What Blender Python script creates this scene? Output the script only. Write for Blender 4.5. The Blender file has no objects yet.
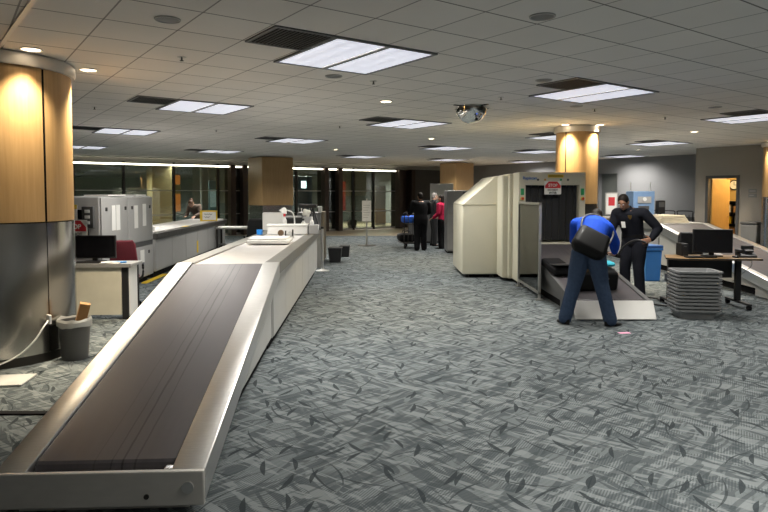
import bpy, bmesh, math, random
from mathutils import Vector as V, Matrix as M, Euler, noise
random.seed(7)
PI=math.pi; R=math.radians
S=bpy.context.scene; COL=S.collection
TH=R(35.5); CE=3.08; TW=94
def uv(u,v,z=0): return V((u*math.cos(TH)-v*math.sin(TH),u*math.sin(TH)+v*math.cos(TH),z))
# ------------------------------------------------------------------ materials
def nodes(n):
    m=bpy.data.materials.new(n); m.use_nodes=True; t=m.node_tree
    return m,t,t.nodes['Principled BSDF']
def N(t,typ,**k):
    n=t.nodes.new(typ)
    for a,b in k.items():
        if a.startswith('i_'): n.inputs[a[2:].replace('_',' ')].default_value=b
        else: setattr(n,a,b)
    return n
def math_(t,op,a,b=None,c=None):
    n=t.nodes.new('ShaderNodeMath'); n.operation=op
    for i,x in enumerate((a,b,c)):
        if x is None: continue
        if isinstance(x,(int,float)): n.inputs[i].default_value=x
        else: t.links.new(x,n.inputs[i])
    return n.outputs[0]
def mixc(t,f,a,b):
    n=t.nodes.new('ShaderNodeMix'); n.data_type='RGBA'
    if isinstance(f,(int,float)): n.inputs[0].default_value=f
    else: t.links.new(f,n.inputs[0])
    for i,x in ((6,a),(7,b)):
        if isinstance(x,tuple): n.inputs[i].default_value=(*x[:3],1)
        else: t.links.new(x,n.inputs[i])
    return n.outputs[2]
MC={}
def mat(n,c,r=.6,metal=0,var=.12,scale=6,stretch=(1,1,1),bump=0,spec=.5,aniso=0):
    if n in MC: return MC[n]
    m,t,p=nodes(n); L=t.links
    tc=N(t,'ShaderNodeTexCoord'); mp=N(t,'ShaderNodeMapping'); mp.inputs['Scale'].default_value=stretch
    L.new(tc.outputs['Object'],mp.inputs['Vector'])
    nz=N(t,'ShaderNodeTexNoise',i_Scale=scale,i_Detail=5.0); L.new(mp.outputs[0],nz.inputs['Vector'])
    lo=tuple(x*(1-var) for x in c); hi=tuple(min(1,x*(1+var)) for x in c)
    L.new(mixc(t,nz.outputs['Fac'],lo,hi),p.inputs['Base Color'])
    p.inputs['Roughness'].default_value=r; p.inputs['Metallic'].default_value=metal
    p.inputs['Specular IOR Level'].default_value=spec
    if metal:
        L.new(math_(t,'ADD',math_(t,'MULTIPLY',nz.outputs['Fac'],.25),r-.12),p.inputs['Roughness'])
    if bump:
        b=N(t,'ShaderNodeBump',i_Strength=bump,i_Distance=.01); L.new(nz.outputs['Fac'],b.inputs['Height']); L.new(b.outputs[0],p.inputs['Normal'])
    MC[n]=m; return m
def emit(n,c,s,base=(.8,.8,.8)):
    if n in MC: return MC[n]
    m,t,p=nodes(n); p.inputs['Base Color'].default_value=(*base,1)
    p.inputs['Emission Color'].default_value=(*c,1); p.inputs['Emission Strength'].default_value=s
    MC[n]=m; return m
def troffer_mat():
    m,t,p=nodes('prismatic_diffuser'); L=t.links
    tc=N(t,'ShaderNodeTexCoord'); sp=N(t,'ShaderNodeSeparateXYZ'); L.new(tc.outputs['Object'],sp.inputs[0])
    # three tubes shine through the lens of each pane
    w=math_(t,'ABSOLUTE',math_(t,'SINE',math_(t,'MULTIPLY',sp.outputs[0],PI/.19)))
    nz=N(t,'ShaderNodeTexNoise',i_Scale=9.0); L.new(tc.outputs['Object'],nz.inputs['Vector'])
    s=math_(t,'ADD',math_(t,'MULTIPLY',w,.25),math_(t,'MULTIPLY',nz.outputs['Fac'],.35))
    p.inputs['Base Color'].default_value=(.7,.7,.75,1)
    p.inputs['Emission Color'].default_value=(.86,.88,1,1)
    L.new(math_(t,'MULTIPLY',math_(t,'ADD',s,.72),TROF),p.inputs['Emission Strength'])
    return m
TROF=.62
def carpet_mat():
    m,t,p=nodes('leaf_carpet'); L=t.links
    tc=N(t,'ShaderNodeTexCoord')
    def leaf(scale,wid,ln,ang,spread,off,curve,half=1):
        """per-cell almond shapes with a random turn about a main direction"""
        mp=N(t,'ShaderNodeMapping'); mp.inputs['Location'].default_value=(off,off*1.7,0); L.new(tc.outputs['Object'],mp.inputs[0])
        vo=N(t,'ShaderNodeTexVoronoi',i_Scale=scale,i_Randomness=.85); vo.voronoi_dimensions='2D'; L.new(mp.outputs[0],vo.inputs['Vector'])
        sub=N(t,'ShaderNodeVectorMath',operation='SUBTRACT'); L.new(mp.outputs[0],sub.inputs[0]); L.new(vo.outputs['Position'],sub.inputs[1])
        sc=N(t,'ShaderNodeSeparateColor'); L.new(vo.outputs['Color'],sc.inputs[0])
        side=math_(t,'SIGN',math_(t,'SUBTRACT',sc.outputs[1],.5))
        a=math_(t,'ADD',math_(t,'MULTIPLY',side,ang),math_(t,'MULTIPLY',math_(t,'SUBTRACT',sc.outputs[0],.5),spread))
        ro=N(t,'ShaderNodeVectorRotate',rotation_type='Z_AXIS'); L.new(sub.outputs[0],ro.inputs['Vector']); L.new(a,ro.inputs['Angle'])
        sx=N(t,'ShaderNodeSeparateXYZ'); L.new(ro.outputs[0],sx.inputs[0])
        x=math_(t,'MULTIPLY',sx.outputs[0],1/ln)
        y=math_(t,'SUBTRACT',sx.outputs[1],math_(t,'MULTIPLY',math_(t,'MULTIPLY',x,x),curve))
        q=math_(t,'SUBTRACT',math_(t,'SUBTRACT',1,math_(t,'MULTIPLY',x,x)),math_(t,'ABSOLUTE',math_(t,'MULTIPLY',y,1/wid)))
        return math_(t,'GREATER_THAN',q,0)
    sp=N(t,'ShaderNodeSeparateXYZ'); L.new(tc.outputs['Object'],sp.inputs[0])
    def lines(a,f,w):
        d=math_(t,'ADD',math_(t,'MULTIPLY',sp.outputs[0],math.cos(a)*f),math_(t,'MULTIPLY',sp.outputs[1],math.sin(a)*f))
        return math_(t,'LESS_THAN',math_(t,'FRACT',d),w)
    nz=N(t,'ShaderNodeTexNoise',i_Scale=2.6,i_Detail=3.0); L.new(tc.outputs['Object'],nz.inputs['Vector'])
    h1=lines(R(68),60,.45); h2=lines(R(-30),60,.45)
    hs=math_(t,'GREATER_THAN',nz.outputs['Fac'],.5)
    h=math_(t,'ADD',math_(t,'MULTIPLY',h1,hs),math_(t,'MULTIPLY',h2,math_(t,'SUBTRACT',1,hs)))
    DK=(.018,.025,.029); MD=(.041,.052,.057); LT=(.188,.208,.212); LG=(.252,.275,.276)
    c=mixc(t,math_(t,'MULTIPLY',h,.6),LT,MD)
    # brush-stroke streaks woven in two slanting directions, pale over mid over ground
    def streak(ang,sx_,sy_,off,lo,hi):
        ro=N(t,'ShaderNodeMapping'); ro.inputs['Rotation'].default_value=(0,0,R(ang)); L.new(tc.outputs['Object'],ro.inputs[0])
        mp=N(t,'ShaderNodeMapping'); mp.inputs['Scale'].default_value=(sx_,sy_,1); mp.inputs['Location'].default_value=(off,off*1.3,0); L.new(ro.outputs[0],mp.inputs[0])
        n=N(t,'ShaderNodeTexNoise',i_Scale=1.0,i_Detail=1.5,i_Distortion=.7); n.noise_dimensions='2D'; L.new(mp.outputs[0],n.inputs['Vector'])
        r=N(t,'ShaderNodeMapRange'); r.inputs['From Min'].default_value=lo; r.inputs['From Max'].default_value=hi; L.new(n.outputs['Fac'],r.inputs['Value'])
        return r.outputs['Result']
    pz=N(t,'ShaderNodeTexNoise',i_Scale=1.7,i_Detail=1.0); pz.noise_dimensions='2D'; L.new(tc.outputs['Object'],pz.inputs['Vector'])
    pm=N(t,'ShaderNodeMapRange'); pm.inputs['From Min'].default_value=.45; pm.inputs['From Max'].default_value=.55; L.new(pz.outputs['Fac'],pm.inputs['Value'])
    A=streak(58,2.6,14,0,.50,.54); B=streak(-55,2.6,14,7.7,.50,.54)
    ab=math_(t,'ADD',math_(t,'MULTIPLY',A,pm.outputs['Result']),math_(t,'MULTIPLY',B,math_(t,'SUBTRACT',1,pm.outputs['Result'])))
    c=mixc(t,math_(t,'MULTIPLY',ab,.68),c,MD)
    c=mixc(t,math_(t,'MULTIPLY',streak(36,2.3,17,3.1,.55,.59),.65),c,LG); c=mixc(t,math_(t,'MULTIPLY',streak(-40,2.3,17,12.3,.56,.60),.6),c,MD)
    for k,(s_,w,l) in enumerate(((2.0,.0075,.22),(2.3,.007,.19))):   # thin curved stems
        c=mixc(t,math_(t,'MULTIPLY',leaf(s_,w,l,R(46),1.0,5.7+k*2.3,.04*(-1)**k),.75),c,DK)
    for k,(s_,w,l) in enumerate(((2.4,.017,.11),(2.7,.015,.095))):                  # slender dark leaves
        c=mixc(t,math_(t,'MULTIPLY',leaf(s_,w,l,R(66),.6,1.9+k*4.1,.012*(-1)**k),.88),c,DK)
    fn=N(t,'ShaderNodeTexNoise',i_Scale=260.0,i_Detail=2.0); L.new(tc.outputs['Object'],fn.inputs['Vector'])
    c=mixc(t,math_(t,'MULTIPLY',fn.outputs['Fac'],.25),c,(.09,.10,.103))
    L.new(c,p.inputs['Base Color']); p.inputs['Roughness'].default_value=.95; p.inputs['Specular IOR Level'].default_value=.15
    b=N(t,'ShaderNodeBump',i_Strength=.4,i_Distance=.004); L.new(fn.outputs['Fac'],b.inputs['Height']); L.new(b.outputs[0],p.inputs['Normal'])
    return m
def ceil_mat():
    m,t,p=nodes('ceiling_tiles'); L=t.links
    tc=N(t,'ShaderNodeTexCoord'); sp=N(t,'ShaderNodeSeparateXYZ'); L.new(tc.outputs['Object'],sp.inputs[0])
    def grid(o,off,pitch):
        f=math_(t,'FRACT',math_(t,'ADD',math_(t,'DIVIDE',math_(t,'SUBTRACT',o,off),pitch),100.5))
        return math_(t,'LESS_THAN',math_(t,'ABSOLUTE',math_(t,'SUBTRACT',f,.5)),.012)
    g=math_(t,'MAXIMUM',math_(t,'MULTIPLY',grid(sp.outputs[0],3.38,.58),.75),grid(sp.outputs[1],5.3,.63))
    nz=N(t,'ShaderNodeTexNoise',i_Scale=1.3,i_Detail=4.0); L.new(tc.outputs['Object'],nz.inputs['Vector'])
    f2=N(t,'ShaderNodeTexNoise',i_Scale=150.0,i_Detail=3.0); L.new(tc.outputs['Object'],f2.inputs['Vector'])
    c=mixc(t,nz.outputs['Fac'],(.76,.73,.69),(.84,.81,.77))
    # each tile a touch different
    wn=N(t,'ShaderNodeTexWhiteNoise',noise_dimensions='2D'); cb=N(t,'ShaderNodeCombineXYZ')
    L.new(math_(t,'FLOOR',math_(t,'DIVIDE',math_(t,'SUBTRACT',sp.outputs[0],3.38),.58)),cb.inputs[0]); L.new(math_(t,'FLOOR',math_(t,'DIVIDE',math_(t,'SUBTRACT',sp.outputs[1],5.3),.63)),cb.inputs[1])
    L.new(cb.outputs[0],wn.inputs['Vector'])
    c=mixc(t,math_(t,'MULTIPLY',wn.outputs['Value'],.12),c,(.5,.48,.46))
    c=mixc(t,math_(t,'MULTIPLY',g,.85),c,(.09,.085,.08))
    L.new(c,p.inputs['Base Color']); p.inputs['Roughness'].default_value=.95; p.inputs['Specular IOR Level'].default_value=.1
    b=N(t,'ShaderNodeBump',i_Strength=.25,i_Distance=.004); L.new(f2.outputs['Fac'],b.inputs['Height']); L.new(b.outputs[0],p.inputs['Normal'])
    return m
def wood_mat():
    m,t,p=nodes('maple_veneer'); L=t.links
    tc=N(t,'ShaderNodeTexCoord'); mp=N(t,'ShaderNodeMapping'); mp.inputs['Scale'].default_value=(14,14,.7); L.new(tc.outputs['Object'],mp.inputs[0])
    nz=N(t,'ShaderNodeTexNoise',i_Scale=3.0,i_Detail=6.0); L.new(mp.outputs[0],nz.inputs['Vector'])
    L.new(mixc(t,nz.outputs['Fac'],(.30,.18,.075),(.47,.31,.145)),p.inputs['Base Color']); p.inputs['Roughness'].default_value=.38
    return m
def glass_mat(n,tint,gl=.1,rough=.02):
    if n in MC: return MC[n]
    m,t,p=nodes(n); L=t.links; out=t.nodes['Material Output']
    tr=N(t,'ShaderNodeBsdfTransparent'); tr.inputs[0].default_value=(*tint,1)
    g=N(t,'ShaderNodeBsdfGlossy'); g.inputs['Roughness'].default_value=rough
    fr=N(t,'ShaderNodeFresnel',i_IOR=1.5); mx=N(t,'ShaderNodeMixShader')
    L.new(math_(t,'ADD',math_(t,'MULTIPLY',fr.outputs[0],.8),gl),mx.inputs[0]); L.new(tr.outputs[0],mx.inputs[1]); L.new(g.outputs[0],mx.inputs[2]); L.new(mx.outputs[0],out.inputs[0])
    MC[n]=m; return m
def belt_mat():
    m,t,p=nodes('rubber_belt'); L=t.links
    tc=N(t,'ShaderNodeTexCoord'); sp=N(t,'ShaderNodeSeparateXYZ'); L.new(tc.outputs['Object'],sp.inputs[0])
    mp=N(t,'ShaderNodeMapping'); mp.inputs['Scale'].default_value=(6,.8,1); L.new(tc.outputs['Object'],mp.inputs[0])
    nz=N(t,'ShaderNodeTexNoise',i_Scale=3.0,i_Detail=6.0); L.new(mp.outputs[0],nz.inputs['Vector'])
    c=mixc(t,nz.outputs['Fac'],(.046,.041,.045),(.088,.080,.084))
    wob=math_(t,'MULTIPLY',math_(t,'SUBTRACT',nz.outputs['Fac'],.5),.02)
    for x0,w,f in ((-.47,.006,.8),(-.53,.004,.6),(-.40,.005,.6),(-.62,.004,.35)):   # long scuff lines worn by luggage
        l=math_(t,'LESS_THAN',math_(t,'ABSOLUTE',math_(t,'SUBTRACT',math_(t,'ADD',sp.outputs[0],wob),x0)),w)
        c=mixc(t,math_(t,'MULTIPLY',l,f),c,(.012,.01,.012))
    L.new(c,p.inputs['Base Color'])
    L.new(math_(t,'ADD',math_(t,'MULTIPLY',nz.outputs['Fac'],.2),.32),p.inputs['Roughness'])
    return m
steel=mat('brushed_steel',(.74,.73,.71),.36,1,.15,5,(3,30,30))
steel2=mat('dull_steel',(.52,.51,.48),.42,1,.12,8)
platesteel=mat('plate_steel',(.60,.58,.54),.46,.45,.12,4,(2,1,6))
colsteel=mat('column_steel',(.46,.45,.43),.22,1,.08,.8,(1,1,.4))
darksteel=mat('dark_bronze',(.05,.045,.04),.4,.6,.2)
chrome=mat('chrome',(.8,.8,.8),.16,1,.05)
cream=mat('cream_enamel',(.66,.63,.50),.42,0,.05,3)
lgrey=mat('light_grey_enamel',(.40,.395,.385),.45,0,.06,3)
edgesteel=mat('edge_steel',(.33,.32,.29),.45,.9,.12,8)
wpanel=mat('white_laminate',(.48,.475,.45),.4,0,.06,3)
mgrey=mat('mid_grey_enamel',(.20,.20,.20),.5,0,.1)
dgrey=mat('dark_grey_enamel',(.085,.085,.085),.45,0,.1)
black=mat('black_plastic',(.012,.012,.013),.45,0,.2)
blackm=mat('black_matte',(.008,.008,.009),.8,0,.2,spec=.12)
binm=mat('grey_bin_plastic',(.20,.205,.205),.5,0,.06)
white=mat('white_plastic',(.78,.77,.74),.4,0,.04)
paper=mat('paper',(.85,.84,.80),.8,0,.04)
red=mat('sign_red',(.6,.03,.04),.5,0,.05)
green=mat('signal_green',(.03,.35,.12),.4)
yellow=mat('sign_yellow',(.8,.55,.03),.5)
blue=mat('blue_plastic',(.03,.15,.42),.45)
teal=mat('teal_cloth',(.03,.35,.45),.8,bump=.3)
beige=mat('beige_paint',(.55,.45,.32),.7)
wallp=mat('grey_wall_paint',(.25,.25,.255),.8,0,.05,1.2)
wallt=mat('taupe_wall_paint',(.32,.29,.25),.8,0,.05,1.2)
darkwall=mat('dark_wall_paint',(.14,.15,.14),.7,0,.1)
wood=wood_mat(); belt=belt_mat(); carpet=carpet_mat(); ceilm=ceil_mat(); trof=troffer_mat()
desktop=mat('oak_laminate',(.36,.22,.10),.45,0,.2,4,(2,14,1))
burg=mat('burgundy_fabric',(.16,.018,.03),.85,bump=.2)
skin=mat('skin',(.36,.19,.12),.55,0,.06); skin2=mat('skin_pale',(.50,.30,.21),.55,0,.06)
navy=mat('navy_uniform',(.012,.013,.018),.8,0,.2,20,bump=.2,spec=.12)
denim=mat('denim',(.028,.045,.08),.85,0,.3,30,bump=.3,spec=.12)
royal=mat('royal_blue_cloth',(.012,.06,.42),.8,0,.15,12,bump=.3,spec=.12)
hairm=mat('dark_hair',(.012,.009,.007),.55,0,.3,40,bump=.4,spec=.12); hairg=mat('grey_hair',(.25,.23,.21),.6,0,.3,40); hairb=mat('brown_hair',(.08,.035,.015),.6,0,.3,40)
leather=mat('black_leather',(.008,.008,.008),.5,spec=.12)
card=mat('cardboard',(.42,.23,.09),.8)
gold=mat('gold_badge',(.7,.45,.12),.3,1)
redcloth=mat('crimson_cloth',(.35,.015,.05),.8,bump=.2,spec=.12)
# ------------------------------------------------------------------ mesh helper
class MB:
    def __init__(s): s.b=bmesh.new()
    def xf(s,vs,loc,rot):
        mt=M.Translation(V(loc))@(Euler(rot).to_matrix().to_4x4() if rot else M.Identity(4))
        bmesh.ops.transform(s.b,matrix=mt,verts=vs)
    def box(s,x0,x1,y0,y1,z0,z1,bev=0,rot=None,seg=2,taper=1):
        c=V(((x0+x1)/2,(y0+y1)/2,(z0+z1)/2))
        r=bmesh.ops.create_cube(s.b,size=1)['verts']
        for v in r: v.co=V((v.co.x*(x1-x0),v.co.y*(y1-y0),v.co.z*(z1-z0)))
        if taper!=1:
            for v in r:
                if v.co.z<0: v.co.x*=taper; v.co.y*=taper
        s._bev(r,bev,seg,c,rot); return s
    def _bev(s,r,bev,seg,c,rot):
        s.xf(r,c,rot)
        if bev>0:
            es=list({e for v in r for e in v.link_edges})
            bmesh.ops.bevel(s.b,geom=es,offset=bev,segments=seg,affect='EDGES',profile=.5)
    def prism(s,pts,axis,a,b,bev=0,seg=2):
        """pts 2-D outline extruded along axis from a to b; x:(y,z) y:(x,z) z:(x,y)"""
        f={'x':lambda p,t:(t,p[0],p[1]),'y':lambda p,t:(p[0],t,p[1]),'z':lambda p,t:(p[0],p[1],t)}[axis]
        A=[s.b.verts.new(f(p,a)) for p in pts]; B=[s.b.verts.new(f(p,b)) for p in pts]; n=len(pts)
        fs=[s.b.faces.new(A),s.b.faces.new(B)]+[s.b.faces.new((A[i],A[(i+1)%n],B[(i+1)%n],B[i])) for i in range(n)]
        bmesh.ops.recalc_face_normals(s.b,faces=fs)
        if bev: bmesh.ops.bevel(s.b,geom=list({e for f in fs for e in f.edges}),offset=bev,segments=seg,affect='EDGES',profile=.5)
        return s
    def cyl(s,p0,p1,r0,r1=None,seg=20,bev=0):
        p0,p1=V(p0),V(p1); r1=r0 if r1 is None else r1; d=p1-p0
        r=bmesh.ops.create_cone(s.b,cap_ends=True,segments=seg,radius1=r0,radius2=r1,depth=d.length)['verts']
        mt=M.Translation((p0+p1)/2)@d.to_track_quat('Z','Y').to_matrix().to_4x4()
        bmesh.ops.transform(s.b,matrix=mt,verts=r)
        if bev: bmesh.ops.bevel(s.b,geom=[e for e in {e for v in r for e in v.link_edges} if e.calc_face_angle(0)>1],offset=bev,segments=2,affect='EDGES',profile=.5)
        return s
    def ell(s,c,rad,rot=None,sub=3):
        r=bmesh.ops.create_icosphere(s.b,subdivisions=sub,radius=1)['verts']
        for v in r: v.co=V((v.co.x*rad[0],v.co.y*rad[1],v.co.z*rad[2]))
        s.xf(r,c,rot); return s
    def limb(s,pts,rad,flat=1):
        for i in range(len(pts)):
            s.ell(pts[i],(rad[i],)*3,sub=2)
            if i:
                s.cyl(pts[i-1],pts[i],rad[i-1],rad[i],seg=14)
        return s
    def tube(s,pts,r,seg=8,closed=False,sub=6):
        P=[V(p) for p in pts]
        if sub and len(P)>2:   # catmull-rom
            Q=[];n=len(P)
            for i in range(n if closed else n-1):
                a,b,c,d=(P[(i-1)%n] if (closed or i>0) else P[0]),P[i],P[(i+1)%n],(P[(i+2)%n] if (closed or i+2<n) else P[n-1])
                for k in range(sub):
                    t=k/sub; Q.append(.5*((2*b)+(c-a)*t+(2*a-5*b+4*c-d)*t*t+(3*b-a-3*c+d)*t**3))
            if not closed: Q.append(P[-1])
            P=Q
        rings=[]; n=len(P); up=V((0,0,1))
        for i,p in enumerate(P):
            d=(P[(i+1)%n]-P[i-1]) if closed or 0<i<n-1 else (P[1]-P[0] if i==0 else P[-1]-P[-2])
            d.normalize(); x=d.cross(up)
            if x.length<.05: x=d.cross(V((0,1,0)))
            x.normalize(); y=d.cross(x)
            rings.append([s.b.verts.new(p+x*r*math.cos(2*PI*k/seg)+y*r*math.sin(2*PI*k/seg)) for k in range(seg)])
        for i in range(n if closed else n-1):
            A,B=rings[i],rings[(i+1)%n]
            for k in range(seg): s.b.faces.new((A[k],A[(k+1)%seg],B[(k+1)%seg],B[k]))
        if not closed: s.b.faces.new(rings[0]); s.b.faces.new(rings[-1])
        return s
    def lathe(s,prof,c=(0,0,0),seg=48,a0=0,a1=2*PI,rot=None):
        full=abs(a1-a0-2*PI)<1e-6; n=seg if full else seg+1; rings=[]; vs=[]
        for r,z in prof:
            rg=[s.b.verts.new((r*math.cos(a0+(a1-a0)*k/seg),r*math.sin(a0+(a1-a0)*k/seg),z)) for k in range(n)]; rings.append(rg); vs+=rg
        for A,B in zip(rings,rings[1:]):
            for k in range(seg): s.b.faces.new((A[k],A[(k+1)%n],B[(k+1)%n],B[k]))
        s.xf(vs,c,rot); return s
    def loft(s,rings):
        """rings: (centre, lateral axis, front axis, rx, ry)"""
        seg=20; out=[]
        for c,lx,fy,rx,ry in rings:
            out.append([s.b.verts.new(V(c)+V(lx)*rx*math.cos(2*PI*k/seg)+V(fy)*ry*math.sin(2*PI*k/seg)) for k in range(seg)])
        for A,B in zip(out,out[1:]):
            for k in range(seg): s.b.faces.new((A[k],A[(k+1)%seg],B[(k+1)%seg],B[k]))
        s.b.faces.new(out[0]); s.b.faces.new(out[-1]); return s
    def build(s,name,m,parent=None,smooth=True,remesh=0,loc=None,rot=None,smit=2):
        bmesh.ops.recalc_face_normals(s.b,faces=s.b.faces)
        me=bpy.data.meshes.new(name); s.b.to_mesh(me); s.b.free()
        o=bpy.data.objects.new(name,me); COL.objects.link(o)
        if remesh:
            a=o.modifiers.new('r','REMESH'); a.mode='VOXEL'; a.voxel_size=remesh
            if smit: q=o.modifiers.new('s','SMOOTH'); q.iterations=smit; q.factor=.5
            bpy.context.view_layer.update(); dg=bpy.context.evaluated_depsgraph_get()
            me2=bpy.data.meshes.new_from_object(o.evaluated_get(dg)); o.modifiers.clear(); o.data=me2; bpy.data.meshes.remove(me); me=me2; me.name=name
        me.materials.clear(); me.materials.append(m)
        if smooth:
            for p in me.polygons: p.use_smooth=True
            if not remesh:
                try: me.set_sharp_from_angle(angle=R(20.5))
                except Exception: pass
        if parent: o.parent=parent
        if loc is not None: o.location=loc
        if rot is not None: o.rotation_euler=rot
        return o
def tag(o,label,cat,group=None):
    o['label']=label; o['category']=cat
    if group: o['group']=group
    return o
def thing(name,label,cat,loc=(0,0,0),rz=0,group=None):
    o=bpy.data.objects.new(name,None); COL.objects.link(o); o.location=loc; o.rotation_euler=(0,0,rz)
    return tag(o,label,cat,group)
def struct(o): o['kind']='structure'; return o
def dup(src,loc,rz=None,label=None,group=None):
    r=src.copy(); COL.objects.link(r); r.location=loc
    if rz is not None: r.rotation_euler=(0,0,rz)
    if label: r['label']=label
    if group: r['group']=group
    for ch in list(src.children):
        c=ch.copy(); COL.objects.link(c); c.parent=r
        for g in list(ch.children):
            d=g.copy(); COL.objects.link(d); d.parent=c
    return r
def text(name,body,size,m,parent,loc,rot,ext=.002,align='CENTER',font_x=1.0):
    c=bpy.data.curves.new(name,'FONT'); c.body=body; c.size=size; c.extrude=ext; c.align_x=align; c.align_y='CENTER'; c.offset=size*.02
    o=bpy.data.objects.new(name,c); COL.objects.link(o)
    bpy.context.view_layer.update(); dg=bpy.context.evaluated_depsgraph_get()
    me=bpy.data.meshes.new_from_object(o.evaluated_get(dg)); bpy.data.objects.remove(o); bpy.data.curves.remove(c)
    me.materials.clear(); me.materials.append(m)
    q=bpy.data.objects.new(name,me); COL.objects.link(q); q.parent=parent; q.location=loc; q.rotation_euler=rot; q.scale=(font_x,1,1)
    return q
UPR=(PI/2,0,0)      # lettering that faces -y
# ------------------------------------------------------------------ setting
def poly(name,pts,z,m):
    b=MB(); b.b.faces.new([b.b.verts.new((p[0],p[1],z)) for p in pts]); return b
def slab(name,u0,u1,v0,v1,z0,z1,m):
    return struct(MB().box(u0,u1,v0,v1,z0,z1).build(name,m,rot=(0,0,TH),smooth=False))
UL,UR,VB,VG,VF=-4.2,21.3,-6.5,24.6,33
slab('floor',UL-.2,UR+.2,VB-.2,VF+.2,-.22,-.02,mat('beige_stone_floor',(.36,.29,.20),.35,0,.15,3))
# carpet sheet over the stone, ending in a straight edge before the glass
cc=[uv(UL,VB),uv(UR-2.7,VB),uv(UR-2.7,9.7),uv(UR,9.7)]
p1=uv(UR,9.7); 
def at_Y(u,Y): v=(Y-u*math.sin(TH))/math.cos(TH); return uv(u,v)
cc+=[at_Y(UR,25.0)]
q=(25.0-VG*math.cos(TH))/math.sin(TH)
cc+=[uv(q,VG-.06),uv(UL,VG-.06)]
b=MB(); b.prism([(p.x,p.y) for p in cc],'z',-.02,0); struct(b.build('floor_carpet',carpet,smooth=False))
slab('ceiling',UL-.2,UR+.2,VB-.2,VG+.3,CE,CE+.2,ceilm)
slab('ceiling_lobby',UL-.2,UR+.2,VG+.3,VF+.2,CE-.02,CE+.2,darkwall)
slab('wall_left',UL-.2,UL,VB-.2,VF+.2,-.02,CE,wallt)
slab('wall_back',UL,UR+.2,VB-.2,VB,-.02,CE,wallt)
slab('wall_far',UL,UR+.2,VF,VF+.2,-.02,CE,darkwall)
# right wall with a dark opening at its far part
ud=UR
slab('wall_right',UR,UR+.2,9.7,14.25,-.02,CE,wallp); slab('wall_right_far',UR,UR+.2,15.05,VF,-.02,CE,wallp)
slab('wall_right_lintel',UR,UR+.2,14.25,15.05,2.5,CE,wallp); slab('wall_right_recess',UR+.18,UR+.6,14.2,15.1,-.02,2.55,darkwall)
# nearer right wall that juts out, with the office door
UJ=18.6
slab('wall_jut',UJ,UJ+.15,9.42,9.76,-.02,CE,wallt); slab('wall_jut_near',UJ,UJ+.15,VB,8.5,-.02,CE,wallt)
slab('wall_jut_lintel',UJ,UJ+.15,8.5,9.42,2.2,CE,wallt); slab('wall_jut_return',UJ+.15,UR+.1,9.62,9.76,-.02,CE,wallt)
slab('wall_office',UJ+1.6,UJ+1.7,5,9.6,-.02,CE,mat('office_yellow_wall',(.62,.42,.15),.7))
slab('wall_office_side',UJ+.15,UJ+1.6,5.0,5.1,-.02,CE,mat('office_yellow_wall',(1,1,1)))
slab('baseboard_right',UR-.02,UR,9.76,14.25,0,.1,dgrey); slab('baseboard_jut',UJ-.02,UJ,VB,8.42,0,.1,dgrey)
d=MB(); d.box(UJ-.03,UJ+.17,9.36,9.44,0,2.24).box(UJ-.03,UJ+.17,8.48,8.56,0,2.24).box(UJ-.03,UJ+.17,8.48,9.44,2.16,2.24)
dr=struct(d.build('door_1',dgrey,rot=(0,0,TH),smooth=False))
# leaf swung into the office, covering half of the opening
lf=MB().box(-.02,.02,-.8,0,.02,2.14,.004).build('door_leaf',mat('honey_wood',(.55,.34,.12),.45,0,.12,3,(8,8,1)),dr,loc=(UJ+.14,9.34,0),rot=(0,0,R(80)))
MB().cyl((-.02,-.72,1.0),(-.08,-.72,1.0),.012).cyl((-.08,-.72,1.0),(-.08,-.62,1.0),.01).build('door_handle',chrome,lf)
# soffit above the glass and the glass partition
slab('trim_1',UL,UR,VG-.05,VG+.25,2.93,CE,mat('soffit_paint',(.4,.39,.36),.8))
slab('trim_2',UL,UR,VG-.7,VG-.05,CE-.03,CE,mat('soffit_paint',(1,1,1)))
gl=glass_mat('smoky_glass',(.66,.74,.70),.08)
def gu(px,v=VG):
    t=(px-384)/615; return (v*math.sin(TH)+v*math.cos(TH)*t)/(math.cos(TH)-math.sin(TH)*t)
mull=[UL]+[gu(p) for p in (20,74,124,174,218)]+[gu(244),gu(270),gu(296)]+[gu(322),gu(338),gu(353),gu(373),gu(396)]
for k,(a,c) in enumerate(zip(mull,mull[1:])):
    w=MB().box(a+.03,c-.03,VG-.012,VG+.012,.08,2.78).build('window_%d'%(k+1),gl,rot=(0,0,TH),smooth=False); struct(w)
    MB().box(a+.03,c-.03,VG-.02,VG+.02,1.82,1.85).box(a+.03,c-.03,VG-.02,VG+.02,.86,.89).box(a+.03,c-.03,VG-.025,VG+.025,0,.08).box(a+.03,c-.03,VG-.03,VG+.03,2.78,2.93).build('window_rail',steel2,w,smooth=False)
    MB().box(c-.04,c+.04,VG-.09,VG+.09,0,2.93).build('window_post',darksteel,w,smooth=False)
for k,(a,c) in enumerate(((gu(228),gu(245)),(gu(321),gu(339)),(gu(395),gu(411)))):
    w=MB().box(a,a+.22,VG-.35,VG+.35,0,2.9,.01).box(c-.22,c,VG-.35,VG+.35,0,2.9,.01).box(a,c,VG+.1,VG+.3,0,2.9).build('trim_%d'%(k+3),mat('bronze_portal',(.07,.05,.04),.35,.5,.2),rot=(0,0,TH)); struct(w)
slab('wall_dark',gu(411)-.05,UR,VG,VG+.15,-.02,CE,mat('charcoal_wall',(.10,.095,.085),.8))
# cove light that runs along the head of the glass
ct=thing('cove_light','long warm linear light running under the soffit above the glass partition','light',uv(0,0,0),TH)
MB().box(gu(60),gu(394),VG-.17,VG-.10,2.79,2.86,.005).build('housing',steel2,ct)
MB().box(gu(60)+.02,gu(394)-.02,VG-.188,VG-.1702,2.80,2.85).build('diffuser',emit('warm_tube',(1,.93,.72),9),ct)
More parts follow.
